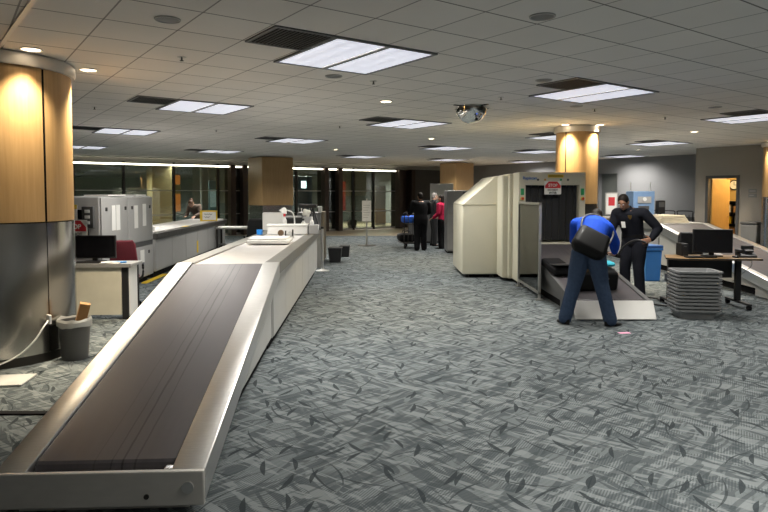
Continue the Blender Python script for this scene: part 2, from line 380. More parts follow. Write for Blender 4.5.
# ------------------------------------------------------------------ columns
def column(loc,rad,zb,label,seam=True,ang=0):
    t=thing('column',label,'column',loc,ang,'round wood clad columns')
    if seam:
        g=.012/rad
        w=MB()
        for k in range(2): w.lathe([(rad-.02,zb),(rad,zb),(rad,CE-.13),(rad-.02,CE-.13)],seg=40,a0=k*PI+g,a1=(k+1)*PI-g)
        w.build('wood_cladding',wood,t); 
        MB().lathe([(rad-.025,.0),(rad-.025,CE-.1)],seg=48).build('core',blackm,t)
        w=MB()
        for k in range(2): w.lathe([(rad-.02,.09),(rad+.004,.09),(rad+.004,zb-.012),(rad-.02,zb-.012)],seg=40,a0=k*PI+g*.4,a1=(k+1)*PI-g*.4)
        w.build('steel_cladding',colsteel,t)
    MB().lathe([(rad-.02,0),(rad+.0,0),(rad+.0,.09),(rad-.02,.09)]).build('base_ring',darksteel,t)
    MB().lathe([(rad-.02,CE-.13),(rad+.035,CE-.13),(rad+.045,CE-.1),(rad+.045,CE-.015),(rad+.02,CE-.002)]).build('collar',mat('collar_paint',(.52,.49,.45),.5),t)
    return t
LC=(-4.08,6.5,0); RC=(3.98,12.75,0); FC=(10.62,16.35,0)
column(LC,.72,1.42,'large round wood and steel column at left beside the bin, uplit by ceiling spots',ang=R(-23))
column(RC,.42,1.5,'round wood clad column rising behind the big cream scanner',ang=R(-138))
column(FC,.50,1.62,'round wood clad column at far right edge beside the office door',ang=R(240))
def pier(c,w,zb,label):
    t=thing('column',label,'column',c,TH,'square wood clad piers')
    MB().box(-w/2,w/2,-w/2,w/2,zb,CE-.03,.01).build('wood_cladding',wood,t)
    MB().box(-w/2+.03,w/2-.03,-w/2+.03,w/2-.03,0,zb).build('steel_cladding',colsteel,t)
    return t
pier((-4.27,23.2,0),1.25,1.28,'square wood clad pier behind far end of the left counter')
pier((3.22,27.3,0),1.05,1.6,'square wood clad pier behind the people in the distance')
# outlet and cord on the left column
o=thing('power_outlet','small white outlet low on the steel of the left column','outlet',(-3.29,5.985,.47),math.atan2(.72,.70)+R(-75))
MB().box(-.028,.028,-.012,.012,-.045,.045,.004).build('plate',white,o)
tag(MB().tube([(-3.285,5.96,.46),(-3.28,5.87,.42),(-3.33,5.79,.30),(-3.44,5.70,.18),(-3.62,5.60,.10),(-3.9,5.45,.035),(-4.3,5.2,.010)],.0075).build('cable',white),'white power cable looping from the left column to the floor','cable')
# ------------------------------------------------------------------ ceiling fittings
pu,pv=.58,.63
def troffer():
    t=thing('ceiling_light','','light')
    f=MB()
    for x0,x1,y0,y1 in ((-pu,-pu+.03,-pv,pv),(pu-.03,pu,-pv,pv),(-.03,.03,-pv,pv),(-pu,pu,-pv,-pv+.03),(-pu,pu,pv-.03,pv)): f.box(x0,x1,y0,y1,-.018,.0)
    f.build('frame',mgrey,t,smooth=False)
    for k in (-1,1):
        MB().box(min(k*.03,k*(pu-.03)),max(k*.03,k*(pu-.03)),-pv+.03,pv-.03,-.010,-.001).build('diffuser',trof,t,smooth=False)
    l=bpy.data.lights.new('fluorescent_tubes','AREA'); l.shape='RECTANGLE'; l.size=2*pu-.08; l.size_y=2*pv-.08; l.energy=TW; l.color=(1,.965,.90); l.spread=R(140)
    q=bpy.data.objects.new('fluorescent_tubes',l); COL.objects.link(q); q.parent=t; q.location=(0,0,-.013)
    return t
def vent():
    t=thing('ceiling_vent','','vent')
    MB().box(-pu/2,pu/2,-pv/2,pv/2,-.006,-.001).build('backing',blackm,t,smooth=False)
    f=MB()
    for x0,x1,y0,y1 in ((-pu/2,-pu/2+.02,-pv/2,pv/2),(pu/2-.02,pu/2,-pv/2,pv/2),(-pu/2,pu/2,-pv/2,-pv/2+.02),(-pu/2,pu/2,pv/2-.02,pv/2)): f.box(x0,x1,y0,y1,-.016,0)
    f.build('frame',mgrey,t,smooth=False)
    f=MB()
    for k in range(14): f.box(-pu/2+.03+k*.038,-pu/2+.036+k*.038,-pv/2+.02,pv/2-.02,-.014,-.005)
    f.build('louvre',dgrey,t,smooth=False)
    return t
T0=troffer(); V0=vent(); first=True
LN={ (0,0):'large bright pair of light panels nearest the camera at top centre',(0,1):'bright pair of light panels right of the left column',(0,2):'light panels beyond the second pair, right of left column',(0,3):'smallest light panels hard against the left column',
(1,0):'light panels in front of the column behind the cream scanner',(1,1):'light panels left of the chrome dome over the aisle',(1,2):'light panels above the far end of the left counter',(1,3):'light panels above the left glass partition',
(2,0):'light panels cut off at the right picture edge',(2,1):'thin light panels just left of the column behind the scanner',(2,2):'light panels below the chrome dome, nearer of two',(2,3):'tiny light panels above the far glass portal at aisle end',
(3,1):'light panels right of the column behind the scanner, nearer of two',(3,2):'thin light panels left of the scanner column, middle of three',(3,3):'light panels below the chrome dome, farther of two',
(4,2):'light panels right of the scanner column, farther of two',(4,3):'thin light panels left of the scanner column, farthest of three'}
UK=[0,7,15,22,29]; VK=[0,7,14,22]
UO={(0,2):(-.1,.35),(0,3):(-.05,.8),(1,1):(.02,-.05),(1,2):(0,.24),(1,3):(-.15,.3),(2,1):(.1,0),(2,2):(.3,-.05),(2,3):(.6,0),(3,1):(-.2,-.3),(3,2):(-.3,-.6),(3,3):(.5,-.3),(4,2):(.1,-.8),(4,3):(.1,-1.2),(1,0):(-.17,-.02),(2,0):(-.1,0)}
spots=[(i,j) for i in range(5) for j in range(4) if (i,j) in LN]
for i,j in spots:
    ou,ov=UO.get((i,j),(0,0)); u=3.40+UK[i]*pu+ou; v=5.30+VK[j]*pv+ov
    o=T0 if first else dup(T0,(0,0,0)); w=V0 if first else dup(V0,(0,0,0)); first=False
    o.location=uv(u,v,CE); o.rotation_euler=(0,0,TH); w.location=uv(u-1.5*pu,v-.5*pv,CE); w.rotation_euler=(0,0,TH)
    tag(o,LN[i,j],'light','fluorescent ceiling panels'); tag(w,'dark return air grille by the '+' '.join(LN[i,j].replace('large ','').replace('bright ','').replace('of the ','of ').replace('light panels','lights').split()[:10]),'vent','dark ceiling grilles')
EXTRA=[(3.4,.9),(7.4,.9),(3.4,-3.4),(-.6,-3.4)]   # fixtures out of frame above and behind the camera
for u,v in EXTRA:
    o=dup(T0,uv(u,v,CE),TH,'ceiling light panels overhead, above and behind where the photo was taken','overhead ceiling panels')
D0=thing('downlight','','light')
MB().lathe([(.075,-.002),(.10,-.002),(.105,-.008),(.095,-.016),(.075,-.006)],seg=32).build('trim_ring',white,D0)
MB().cyl((0,0,-.007),(0,0,-.001),.078,seg=28).build('lamp',emit('warm_lamp',(1,.80,.55),14),D0)
DL=[((-3.36,5.93),'recessed spot directly above the front of the left column',1),((-3.28,6.90),'recessed spot just right of the left column top',1),((.03,9.22),'small round downlight alone over the aisle',0),((1.18,15.4),'small round downlight near the far aisle panels',0),((-1.51,19.2),'tiny downlight above the far end of the left counter',0),
((3.60,12.30),'recessed spot at the left side of the column behind scanner',1),((4.30,12.32),'recessed spot at the right side of the column behind scanner',1),((6.87,13.7),'small downlight over the right ramp',0),((7.9,19.2),'tiny downlight between the two right light panels',0),((10.05,16.1),'recessed spot beside the column at far right',1),((9.2,14.4),'downlight above the right ramp near the picture edge',0)]
for k,((x,y),lab,sp) in enumerate(DL):
    o=D0 if k==0 else dup(D0,(0,0,0)); o.location=(x,y,CE); tag(o,lab,'light','round recessed downlights')
    if sp:
        l=bpy.data.lights.new('spot','SPOT'); l.energy=[0,300,125][1 if k<2 else 2]; l.color=(1,.84,.60); l.spot_size=R(96); l.spot_blend=.9; l.shadow_soft_size=.05
        s=bpy.data.objects.new('lamp_beam',l); COL.objects.link(s); s.parent=o; s.location=(0,0,-.03)
S0=thing('ceiling_speaker','','speaker')
MB().lathe([(0.001,-.010),(.07,-.010),(.088,-.006),(.095,-.001)],seg=36).build('grille',mgrey,S0)
MB().lathe([(.086,-.004),(.092,-.012),(.10,-.010),(.102,-.001)],seg=36).build('rim',lgrey,S0)
for k,((x,y),lab) in enumerate([((-1.71,4.93),'round speaker grille in the ceiling tiles at top left'),((-.59,7.28),'round speaker grille behind the nearest light panels'),((1.23,4.85),'round speaker grille in the ceiling at top right of centre'),((1.94,7.54),'round speaker grille beside the vent right of the dome'),((3.02,9.74),'round speaker grille in front of the column behind the scanner'),((5.26,9.85),'round speaker grille left of the edge light at right')]):
    o=S0 if k==0 else dup(S0,(0,0,0)); o.location=(x,y,CE); tag(o,lab,'speaker','round ceiling speakers')
P0=thing('sprinkler','','sprinkler')
MB().lathe([(.012,-.004),(.045,-.004),(.045,-.001)],seg=24).build('escutcheon',steel2,P0)
MB().cyl((0,0,-.035),(0,0,-.002),.008,seg=12).cyl((0,0,-.040),(0,0,-.036),.02,seg=16).build('head',darksteel,P0)
for k,((x,y),lab) in enumerate([((-2.04,6.28),'sprinkler head between the left speaker and bright light'),((-.13,7.6),'sprinkler head right behind the nearest light panels'),((1.67,8.85),'sprinkler head right of the chrome dome'),((5.05,11.13),'sprinkler head right of the scanner column'),((-4.6,9.85),'sprinkler head right of the left column'),((-3.63,13.38),'sprinkler head behind second light pair at left'),((-.9,12.59),'sprinkler head left of the aisle light panels'),((3.43,10.09),'sprinkler head above the scanner column')]):
    o=P0 if k==0 else dup(P0,(0,0,0)); o.location=(x,y,CE); tag(o,lab,'sprinkler','ceiling sprinklers')
struct(MB().box(-.018,.018,-4.2,1.75,-.014,-.002).build('trim_6',white,loc=(-2.46,4.40,CE),rot=(0,0,R(38.6)),smooth=False))
# mirrored dome
dm=thing('mirror_dome','chrome mirrored dome hanging from the ceiling over the aisle','mirror',(1.38,9.80,CE-.0),TH)
MB().box(-.36,.36,-.02,.02,-.012,-.001).box(-.02,.02,-.36,.36,-.012,-.001).build('bracket',darksteel,dm)
MB().lathe([(.245,-.014),(.25,-.02),(.245,-.07),(.225,-.13),(.185,-.19),(.13,-.235),(.07,-.26),(.0005,-.268)],seg=40).build('dome',mat('mirror',(.86,.86,.84),.06,1,.02),dm)
# ------------------------------------------------------------------ left conveyor ramp
def ramp(name,label,loc,rz,W,Lg,z0,z1,rw,skirt,inset,cat='conveyor',group=None,panelm=wpanel):
    """x from -W to 0, low end at y=0, high end at y=Lg"""
    t=thing(name,label,cat,loc,rz,group); g=(z1-z0)/Lg; Z=lambda y:z0+g*y
    def sheet(x0,x1,y0,y1,off,th):   # sloping slab following the ramp
        return [(x,y,Z(y)+off-dz) for y in (y0,y1) for x in (x0,x1) for dz in (0,th)]
    def sl(mb,x0,x1,y0,y1,off,th,bev=.004):
        vs=[mb.b.verts.new(p) for p in sheet(x0,x1,y0,y1,off,th)]
        idx=((0,2,6,4),(1,5,7,3),(0,1,3,2),(4,6,7,5),(0,4,5,1),(2,3,7,6)); fs=[mb.b.faces.new([vs[i] for i in f]) for f in idx]
        if bev: bmesh.ops.bevel(mb.b,geom=list({e for f in fs for e in f.edges}),offset=bev,segments=2,affect='EDGES',profile=.5)
        return mb
    sl(MB(),-rw,0,.0,Lg,0,skirt,.008).build('side_rail',steel,t)
    sl(MB(),-W,-W+rw*.9,.0,Lg,0,skirt,.008).build('side_rail',steel,t)
    y0=.14
    m=MB(); x0,x1=-W+rw*.9+.006,-rw-.006
    # belt with a rounded nose over its end roller
    rr=.055; prof=[(Lg-.002,Z(Lg)-.018),(y0,Z(y0)-.018)]
    for k in range(1,9):
        a=PI/2+k*PI/8; prof.append((y0+rr*math.cos(a),Z(y0)-.018-rr+rr*math.sin(a)))
    prof+=[(Lg-.002,Z(Lg)-.018-2*rr)]
    m.prism(prof,'x',x0,x1).build('belt',belt,t)
    MB().box(-rw-.05,-rw+.0,.035,.11,Z(0)-.06,Z(0)-.012,.005).build('roller_bracket',chrome,t)
    e=MB().box(-W,0,-.035,0,z0-.185,z0+.003,.008); e.box(-W,0,0,.07,z0-.05,z0-.03,.004); e=e.build('end_plate',platesteel,t)
    MB().cyl((-.085,-.042,z0-.085),(-.085,-.034,z0-.085),.032,seg=24).build('bolt_cover',steel,e); MB().cyl((-.30,-.041,z0-.13),(-.30,-.034,z0-.13),.014,seg=16).build('bolt',darksteel,e)
    kz=.125; yk=.75
    bs=MB().prism([(.05,0),(yk,0),(yk,kz),(Lg,kz),(Lg,Z(Lg)-skirt+.05),(.05,Z(.05)-skirt+.05)],'x',-W+inset,-inset); bs.build('side_panel',panelm,t,smooth=False)
    MB().box(-W+inset+.05,-inset-.05,yk,Lg,0,kz+.005).build('kick_plate',blackm,t,smooth=False)
    MB().prism([(yk+.1,kz+.02),(Lg-.02,kz+.02),(Lg-.02,Z(Lg)-skirt),(yk+.1,max(kz+.03,Z(yk+.1)-skirt))],'x',-inset-.003,-inset+.006).build('access_panel',panelm,t,smooth=False)
    return t
RA=R(3.0)
ramp('conveyor_ramp','big steel edged conveyor ramp with black belt in left foreground',(-.955,3.22,0),RA,1.10,3.46,.235,.96,.18,.17,.10)
# ------------------------------------------------------------------ level counter beyond the ramp
CA=R(1.9); CO=V((-1.135,6.68,0))
def cw(x,y,z=0): return CO+V((x*math.cos(CA)-y*math.sin(CA),x*math.sin(CA)+y*math.cos(CA),z))
ct=thing('conveyor_counter','long grey panelled conveyor counter continuing from the foreground ramp','counter',CO,CA)
CL=6.4
MB().box(-.17,0,.004,CL,.83,.955,.008).build('edge_rail',edgesteel,ct); MB().box(-1.10,-.93,.004,CL,.83,.955,.008).build('edge_rail',edgesteel,ct)
MB().box(-.925,-.175,.004,CL-.02,.80,.938).build('belt',mat('pale_belt',(.62,.60,.58),.3),ct)
MB().box(-1.02,-.09,.004,CL-.03,.12,.84).build('carcass',lgrey,ct,smooth=False)
MB().box(-.97,-.14,.004,CL-.05,0,.13).build('kick_plate',blackm,ct,smooth=False)
n=6
for k in range(n):
    y0=.02+k*(CL-.06)/n; MB().box(-.09,-.075,y0+.008,y0+(CL-.06)/n-.008,.135,.81,.004).build('panel',wpanel,ct)
MB().box(-1.1,-.0,CL,CL+.02,.12,.955).build('end_plate',steel2,ct)
# ---- things on that counter
def on(x,y): return cw(x,y,.9555)
tag(MB().box(-.32,.32,-.30,.30,.0,.055,.022,seg=3).box(-.30,.28,-.26,.28,.05,.085,.02,seg=3).build('padded_sheet',white,loc=cw(-.52,2.75,.957),rot=(0,0,.05)),'white folded plastic sheet lying at near end of the counter','sheet')
bx=thing('long_box','long white lidded box across the middle of the counter','box',cw(-.42,4.75,.957),.05)
MB().box(-.44,.30,-.11,.11,0,.15,.012).build('body',white,bx); MB().box(-.45,.31,-.12,.12,.15,.185,.01).build('lid',paper,bx)
MB().box(.315,.50,-.11,.11,0,.17,.012).build('end_module',lgrey,bx); MB().box(.302,.312,-.115,.115,0,.18).build('joint_strip',dgrey,bx)
tp=thing('tape_dispenser','small brown and chrome tape dispenser in front of the white box','tape dispenser',cw(-.40,3.75,.957),.1)
MB().box(-.13,.13,-.06,.06,0,.03,.006).build('base',steel2,tp); MB().cyl((-.09,-.04,.085),(-.09,.04,.085),.05,seg=24).build('tape_roll',mat('brown_tape',(.14,.08,.04),.4),tp); MB().cyl((.06,-.04,.07),(.06,.04,.07),.04,seg=20).build('roller',chrome,tp); MB().box(.10,.12,-.05,.05,.02,.14,.004).box(-.02,.0,-.05,.05,.02,.12,.004).build('bracket',darksteel,tp)
tag(MB().lathe([(.001,0),(.055,0),(.055,.09),(.03,.09),(.03,.0)],seg=24).build('tape_roll',mat('bright_blue',(.02,.25,.75),.4),loc=cw(-.99,4.6,.957)),'bright blue tape roll at left end of the white box','tape')
tag(MB().box(-.09,.09,-.05,.05,0,.012,.003).build('scrap_pad',green,loc=cw(-.68,3.6,.957)),'small green pad beside the tape dispenser','pad')
def bottle(x,y,h,r,m,capm,lab):
    t=thing('bottle',lab,'bottle',cw(x,y,.957)); MB().lathe([(.001,0),(r,0),(r,h*.65),(r*.45,h*.8),(r*.45,h*.86)],seg=20).build('body',m,t); MB().cyl((0,0,h*.85),(0,0,h),r*.5,seg=16).build('cap',capm,t)
bottle(-.62,5.25,.36,.045,white,red,'white bottle with red cap behind the white box'); bottle(.0-.10,5.35,.30,.04,paper,white,'slim white bottle near the right edge of the counter'); bottle(-.27,5.4,.26,.045,mat('cloudy_plastic',(.5,.5,.46),.3),black,'cloudy bottle with black cap behind the white box')
tag(MB().box(-.22,.22,-.15,.15,0,.36,.01).build('carton',paper,loc=cw(-.93,6.0,.957),rot=(0,0,.1)),'white carton standing at far left end of the counter','box')
pm=thing('printer','dark printer with grey tray among the clutter on the counter','printer',cw(-.52,5.95,.957),.1)
MB().box(-.18,.18,-.16,.16,0,.26,.02).build('body',black,pm); MB().box(-.14,.14,-.19,-.12,.08,.11,.005).build('tray',mgrey,pm); MB().box(-.17,.17,-.15,.15,.262,.29,.01).build('lid',lgrey,pm)
gb=thing('glove_box','pale glove box with glove pulled up beside the printer','box',cw(-.24,5.85,.957),.2)
MB().box(-.09,.09,-.06,.06,0,.28,.006).build('carton',lgrey,gb)
b=MB(); random.seed(3)
for k in range(7): b.ell((random.uniform(-.06,.06),random.uniform(-.03,.03),.31+random.uniform(0,.1)),(.045,.035,.05),sub=2)
b.build('glove',mat('latex',(.72,.70,.62),.6),gb,remesh=.015)
lp=thing('desk_lamp','white gooseneck inspection lamp on the counter behind the white box','lamp',cw(-.45,5.45,.957))
MB().cyl((0,0,0),(0,0,.03),.08,seg=24).build('base',white,lp); MB().tube([(0,0,.03),(.0,0,.25),(-.04,-.02,.38),(-.16,-.05,.43)],.013).build('arm',white,lp); MB().lathe([(.02,.06),(.05,.03),(.085,-.04)],c=(-.2,-.06,.42),seg=24,rot=(0,R(25),0)).build('shade',paper,lp)
st=thing('folding_stand','black folding camera stand at right end of the counter','stand',cw(-.14,6.12,.957))
for dx,dy in ((-.14,-.1),(.16,-.1),(0,.16)): MB().cyl((dx,dy,0),(0,0,.46),.016,.013,seg=10).build('leg',black,st)
MB().box(-.30,.09,-.045,.045,.45,.53,.02).build('head',black,st); MB().cyl((.06,0,.49),(.06,-.12,.49),.03,seg=16).build('lens',black,st)
cu=thing('cup','white cup on the counter at right of the bottles','cup',cw(-.06,5.05,.957)); MB().lathe([(.001,0),(.04,0),(.055,.14),(.051,.14),(.036,.006)],seg=24).build('body',paper,cu)
# ------------------------------------------------------------------ office chair factory
def office_chair(label,loc,rz,fabric,z=0):
    t=thing('office_chair',label,'chair',loc,rz)
    MB().box(-.24,.24,-.24,.24,.44,.52,.035,seg=3).build('seat',fabric,t)
    b=MB(); pr=[]
    b.box(-.23,.23,-.04,.04,-.28,.28,.035,seg=3)
    for v in b.b.verts:
        v.co.y+=.35*v.co.x**2; f=max(0,(v.co.z+.0)/.28); v.co.x*=1-.30*f**3; v.co.z-=.09*f*(v.co.x/.23)**2*2
    b.build('backrest',fabric,t,loc=(0,-.25,.85),rot=(R(8),0,0))
    MB().tube([(0,-.12,.43),(0,-.27,.46),(0,-.31,.7)],.025).build('back_support',black,t)
    MB().cyl((0,0,.08),(0,0,.44),.03).build('gas_lift',black,t)
    for k in range(5):
        a=2*PI*k/5; l=MB().cyl((0,0,.12),(.28*math.cos(a),.28*math.sin(a),.075),.03,.018,seg=10).build('leg',black,t)
        MB().cyl((.28*math.cos(a)-.02*math.sin(a),.28*math.sin(a)+.02*math.cos(a),.032),(.28*math.cos(a)+.02*math.sin(a),.28*math.sin(a)-.02*math.cos(a),.032),.031,seg=14).build('caster',blackm,l)
    for s in (-1,1): MB().tube([(s*.2,.05,.45),(s*.29,.05,.5),(s*.3,.05,.66),(s*.3,.14,.69),(s*.3,-.12,.69)],.018,sub=4).build('armrest',black,t)
    return t
office_chair('black office chair past the far left corner of the cluttered counter',(-2.70,13.45,.0),R(-5),black).scale=(1.1,1.1,1.1)
office_chair('burgundy office chair behind the monitor desk at left',(-3.90,9.15,0),R(200),burg).scale=(.93,.93,.93)
office_chair('black office chair tucked behind the right hand computer desk',(5.12,10.0,0),R(186),black)
# ------------------------------------------------------------------ left desk group
dk=thing('desk','cream modesty panel desk with black edging beside the left column','desk',(-3.95,8.25,0),R(2))
MB().box(-.75,.53,-.02,.44,.715,.755,.006).build('desktop',lgrey,dk); MB().box(-.70,.395,.01,.035,.06,.715,.004).build('front_panel',mat('cream_panel',(.50,.48,.40),.5),dk)
MB().box(.455,.485,.06,.36,.03,.715,.004).build('side_panel',paper,dk); MB().box(.40,.48,.02,.055,.0,.715,.004).build('black_edge',black,dk); MB().box(.455,.495,.36,.40,.0,.715,.004).build('black_edge',black,dk); MB().box(-.72,-.69,.02,.4,0,.715).build('side_panel',lgrey,dk)
MB().box(-.75,.535,-.025,-.018,.712,.758).build('edge_band',mgrey,dk)
def monitor(label,loc,rz,w,h,screen=None):
    t=thing('monitor',label,'monitor',loc,rz)
    MB().box(-w/2,w/2,-.02,.02,.05,.05+h,.008).build('housing',black,t); MB().box(-w/2+.012,w/2-.012,-.0225,-.0205,.065,.038+h).build('screen',mat('dark_screen',(.006,.006,.008),.18),t)
    MB().box(-w*.3,w*.3,.02,.045,.10,.0+h,.015).build('back_cover',black,t)
    MB().box(-.035,.035,.02,.05,.0,.25,.006).build('neck',black,t); MB().box(-.13,.13,-.08,.12,0,.015,.006).build('base',black,t)
    return t
monitor('black monitor on the cream desk in front of the red chair',(-4.03,8.52,.756),R(4),.60,.32)
kb=MB().box(-.23,.23,-.07,.07,0,.018,.005); kb=tag(kb.build('keyboard',black,loc=(-4.1,8.37,.757),rot=(0,0,.05)),'black keyboard in front of monitor on the cream desk','keyboard')
pp=MB()
for k in range(5): pp.box(-.12,.12,-.08,.08,k*.004,k*.004+.003,rot=(0,0,.1*k))
tag(pp.build('paper_stack',paper,loc=(-3.72,8.34,.757)),'few white papers at the front edge of the cream desk','papers')
b=MB()
for k in range(5): b.ell((-.06+.03*k,.02*math.sin(k*2),.012),(.035,.04,.012),rot=(0,0,k),sub=2)
tag(b.build('glove',mat('nitrile_blue',(.03,.22,.6),.5),loc=(-3.62,8.38,.757),remesh=.008),'crumpled bright blue gloves on the right end of the cream desk','gloves')
# trash bin
tb=thing('trash_bin','charcoal trash bin with a plastic liner beside the left column','bin',(-3.2,6.3,0))
MB().lathe([(.001,0),(.125,0),(.155,.40),(.147,.40),(.118,.012),(.001,.012)],seg=36).build('body',dgrey,tb)
b=MB().lathe([(.12,.2),(.148,.385),(.158,.425),(.168,.40),(.166,.345)],seg=48); 
for v in b.b.verts: v.co+=V((0,0,1))*.018*noise.noise(v.co*14)*(1 if v.co.z>.3 else 0)
b.build('liner',mat('liner_film',(.42,.42,.40),.3),tb)
tag(MB().box(-.05,.05,-.04,.04,-.12,.12,.004).build('cardboard_box',mat('dark_card',(.30,.16,.06),.8),loc=(-3.12,6.31,.455),rot=(R(8),R(14),.5)),'brown cardboard box poking out of the trash bin','box')
fm=tag(MB().box(-.42,.42,-.17,.17,0,.022,.008).build('floor_plate',mat('pale_plate',(.48,.48,.46),.5),loc=(-3.64,5.46,.0005),rot=(0,0,R(8))),'pale grey plate lying on the carpet by the left column','floor plate')
tag(MB().box(-2.6,.9,-.035,.035,0,.014,.006).build('cable_cover',blackm,loc=(-3.25,4.68,.0005)),'black cable cover strip running across carpet to the ramp','cable cover')
# ------------------------------------------------------------------ left scanner with paper notes
SA=R(2.4); SO=V((-4.5,9.75,0))
ls=thing('baggage_scanner','grey baggage scanner with paper notes behind the left desk','scanner',SO,SA)
def rbox(x0,x1,y0,y1,z0,z1,b,name,m,p=ls): return MB().box(x0,x1,y0,y1,z0,z1,b,seg=3).build(name,m,p)
rbox(-1.30,-.02,.03,2.50,.1,1.66,.04,'body',lgrey); rbox(-1.2,-.1,.1,2.4,0,.1,0,'plinth',blackm)
rbox(-.03,.0,.05,1.18,.80,1.64,.012,'door',lgrey); rbox(-.03,.0,1.20,2.48,.80,1.64,.012,'door',lgrey); rbox(-.03,.0,.05,1.18,.12,.70,.012,'door',lgrey); rbox(-.03,.0,1.20,2.48,.12,.70,.012,'door',lgrey)
rbox(-.035,-.008,.05,2.48,.71,.79,0,'dark_band',dgrey)
for y in (.2,1.02,1.34,2.28): rbox(-.002,.008,y,y+.075,1.42,1.48,.004,'latch',black)
rbox(-.002,.008,2.2,2.27,.55,.61,.004,'latch',black)
rbox(-1.0,-.2,-.01,.05,.75,1.45,0,'tunnel_curtain',blackm)
rbox(-.28,-.10,-.03,.04,1.16,1.5,.01,'switch_box',dgrey)
for k in range(3): rbox(-.23,-.15,-.04,-.03,1.22+.09*k,1.27+.09*k,.003,'switch',white)
def note(x,y,z,w,h,lab,rz=PI/2,m=paper,parent=None):
    o=MB().box(-w/2,w/2,-.003,.0,-h/2,h/2,0).build('paper_note',m,loc=SO+M.Rotation(SA,3,'Z')@V((x,y,z)),rot=(0,0,SA+rz)); return tag(o,lab,'paper','paper notes on the scanner')
note(.004,.52,1.30,.16,.42,'left half of white notice pair on near scanner door'); note(.004,.71,1.30,.17,.43,'right half of white notice pair on near scanner door')
note(.004,1.56,1.28,.19,.42,'narrow white notice left on the far scanner door'); note(.004,2.0,1.30,.19,.42,'narrow white notice right on the far scanner door'); note(.004,1.85,.52,.22,.24,'small white notice on the lower scanner door')
tag(MB().box(-.2,.2,-.35,.35,0,.025,.003).build('paper_stack',paper,loc=SO+V((-.25,.75,1.662))),'white papers lying on top of the grey left scanner','papers')
tag(MB().box(-.12,.12,-.25,.25,0,.03,.003).build('paper_stack',paper,loc=SO+V((-.3,2.1,1.662))),'thin stack of papers on far top corner of left scanner','papers')
def stop_sign(label,loc,rz,w,h,words=('STOP','DO NOT','ENTER'),board=True):
    t=thing('stop_sign',label,'sign',loc,rz)
    MB().box(-w/2,w/2,-.004,.004,0,h,.002).build('board',paper,t)
    r=w*.46; pts=[(-r,h*.47)]
    pts+=[(-r,h*.66),(-r*.55,h*.97),(r*.55,h*.97),(r,h*.66),(r,h*.47)]
    MB().prism(pts,'y',-.0065,-.004).build('red_panel',red,t,smooth=False)
    text('lettering',words[0],h*.30,paper,t,(0,-.008,h*.68),UPR,font_x=.95 if w/h>1 else .8)
    text('lettering',words[1],h*.19,black,t,(0,-.006,h*.33),UPR); text('lettering',words[2],h*.19,black,t,(0,-.006,h*.12),UPR)
    return t
stop_sign('red and white stop sign on the grey scanner, half behind the left column',(-4.9,9.70,.95),SA,.42,.34)
yn=thing('warning_notice','white and yellow warning notice on the grey scanner above the stop sign','sign',(-4.98,9.72,1.33),SA)
MB().box(-.13,.13,-.004,.004,-.15,.2,.002).build('board',paper,yn); MB().box(-.13,.13,-.006,-.004,.13,.2).box(-.13,.13,-.006,-.004,-.15,-.1).build('yellow_stripe',yellow,yn); MB().prism([(-.1,.13),(.0,.13),(-.05,.19)],'y',-.008,-.006).build('warning_triangle',black,yn)
# ------------------------------------------------------------------ second conveyor counter behind that scanner
c2=thing('conveyor_counter','grey panelled conveyor counter running behind the left scanner','counter',(-4.57,12.4,0),R(3.0)); L2=6.9
MB().box(-1.15,0,0,L2,.78,.90,.008).build('edge_rail',mat('dark_rail',(.10,.095,.09),.4,.5),c2); MB().box(-1.10,-.10,.02,L2-.05,.90,.925,.004).build('belt',mat('pale_belt',(1,1,1)),c2)
MB().box(-1.08,-.06,.01,L2-.02,.13,.79).build('carcass',lgrey,c2,smooth=False); MB().box(-1.0,-.12,.02,L2-.05,0,.13).build('kick_plate',blackm,c2,smooth=False)
for k in range(6): MB().box(-.06,-.048,.03+k*1.13,1.14+k*1.13,.15,.77,.004).build('panel',lgrey,c2)
MB().box(-.05,-.04,3.3,3.42,.2,.5).build('yellow_label',yellow,c2); MB().box(-.10,-.02,2.1,2.5,.9255,.928).build('yellow_tape',yellow,c2)
tag(MB().lathe([(.001,0),(.05,0),(.05,.09),(.03,.09)],seg=20).build('tape_roll',white,loc=(-4.85,12.85,.926)),'small white tape roll on the second counter beside the scanner','tape')
tag(MB().box(-1.3,-.04,-.05,.05,0,.02).box(-.04,.0,-.05,.05,.0,.02).build('floor_tape',yellow,loc=(-4.62,12.9,.0005),rot=(0,0,R(93))),'yellow tape strip on the carpet along the second counter','tape')
ys=thing('counter_sign','white notice with yellow frame standing on the second counter','sign',(-5.02,17.6,.927),R(10))
MB().box(-.24,.24,-.015,.015,0,.30,.004).build('frame',yellow,ys); MB().box(-.17,.20,-.018,-.015,.03,.26).build('sheet',paper,ys)
b=MB()
for k in range(2): 
    b.tube([(-.12+.022*i,-.0195,.19-.08*k+.02*math.sin(i*2.1+k)) for i in range(11 if k==0 else 8)],.006,seg=5,sub=3)
b.build('handwriting',black,ys)
MB().box(-.2,.2,.01,.09,0,.012,.003).build('foot',dgrey,ys)
# shallow dark shelf unit in front of pier
sh=thing('low_table','dark low table with steel rim between the two counters','table',(-4.15,18.1,0),R(3))
MB().box(-.75,.75,-.35,.35,.68,.74,.01).build('tabletop',steel2,sh)
for x in (-.7,.7):
    for y in (-.3,.3): MB().box(x-.025,x+.025,y-.025,y+.025,0,.68).build('leg',darksteel,sh)
MB().box(-.68,.68,-.28,.28,.2,.23).build('shelf',dgrey,sh)
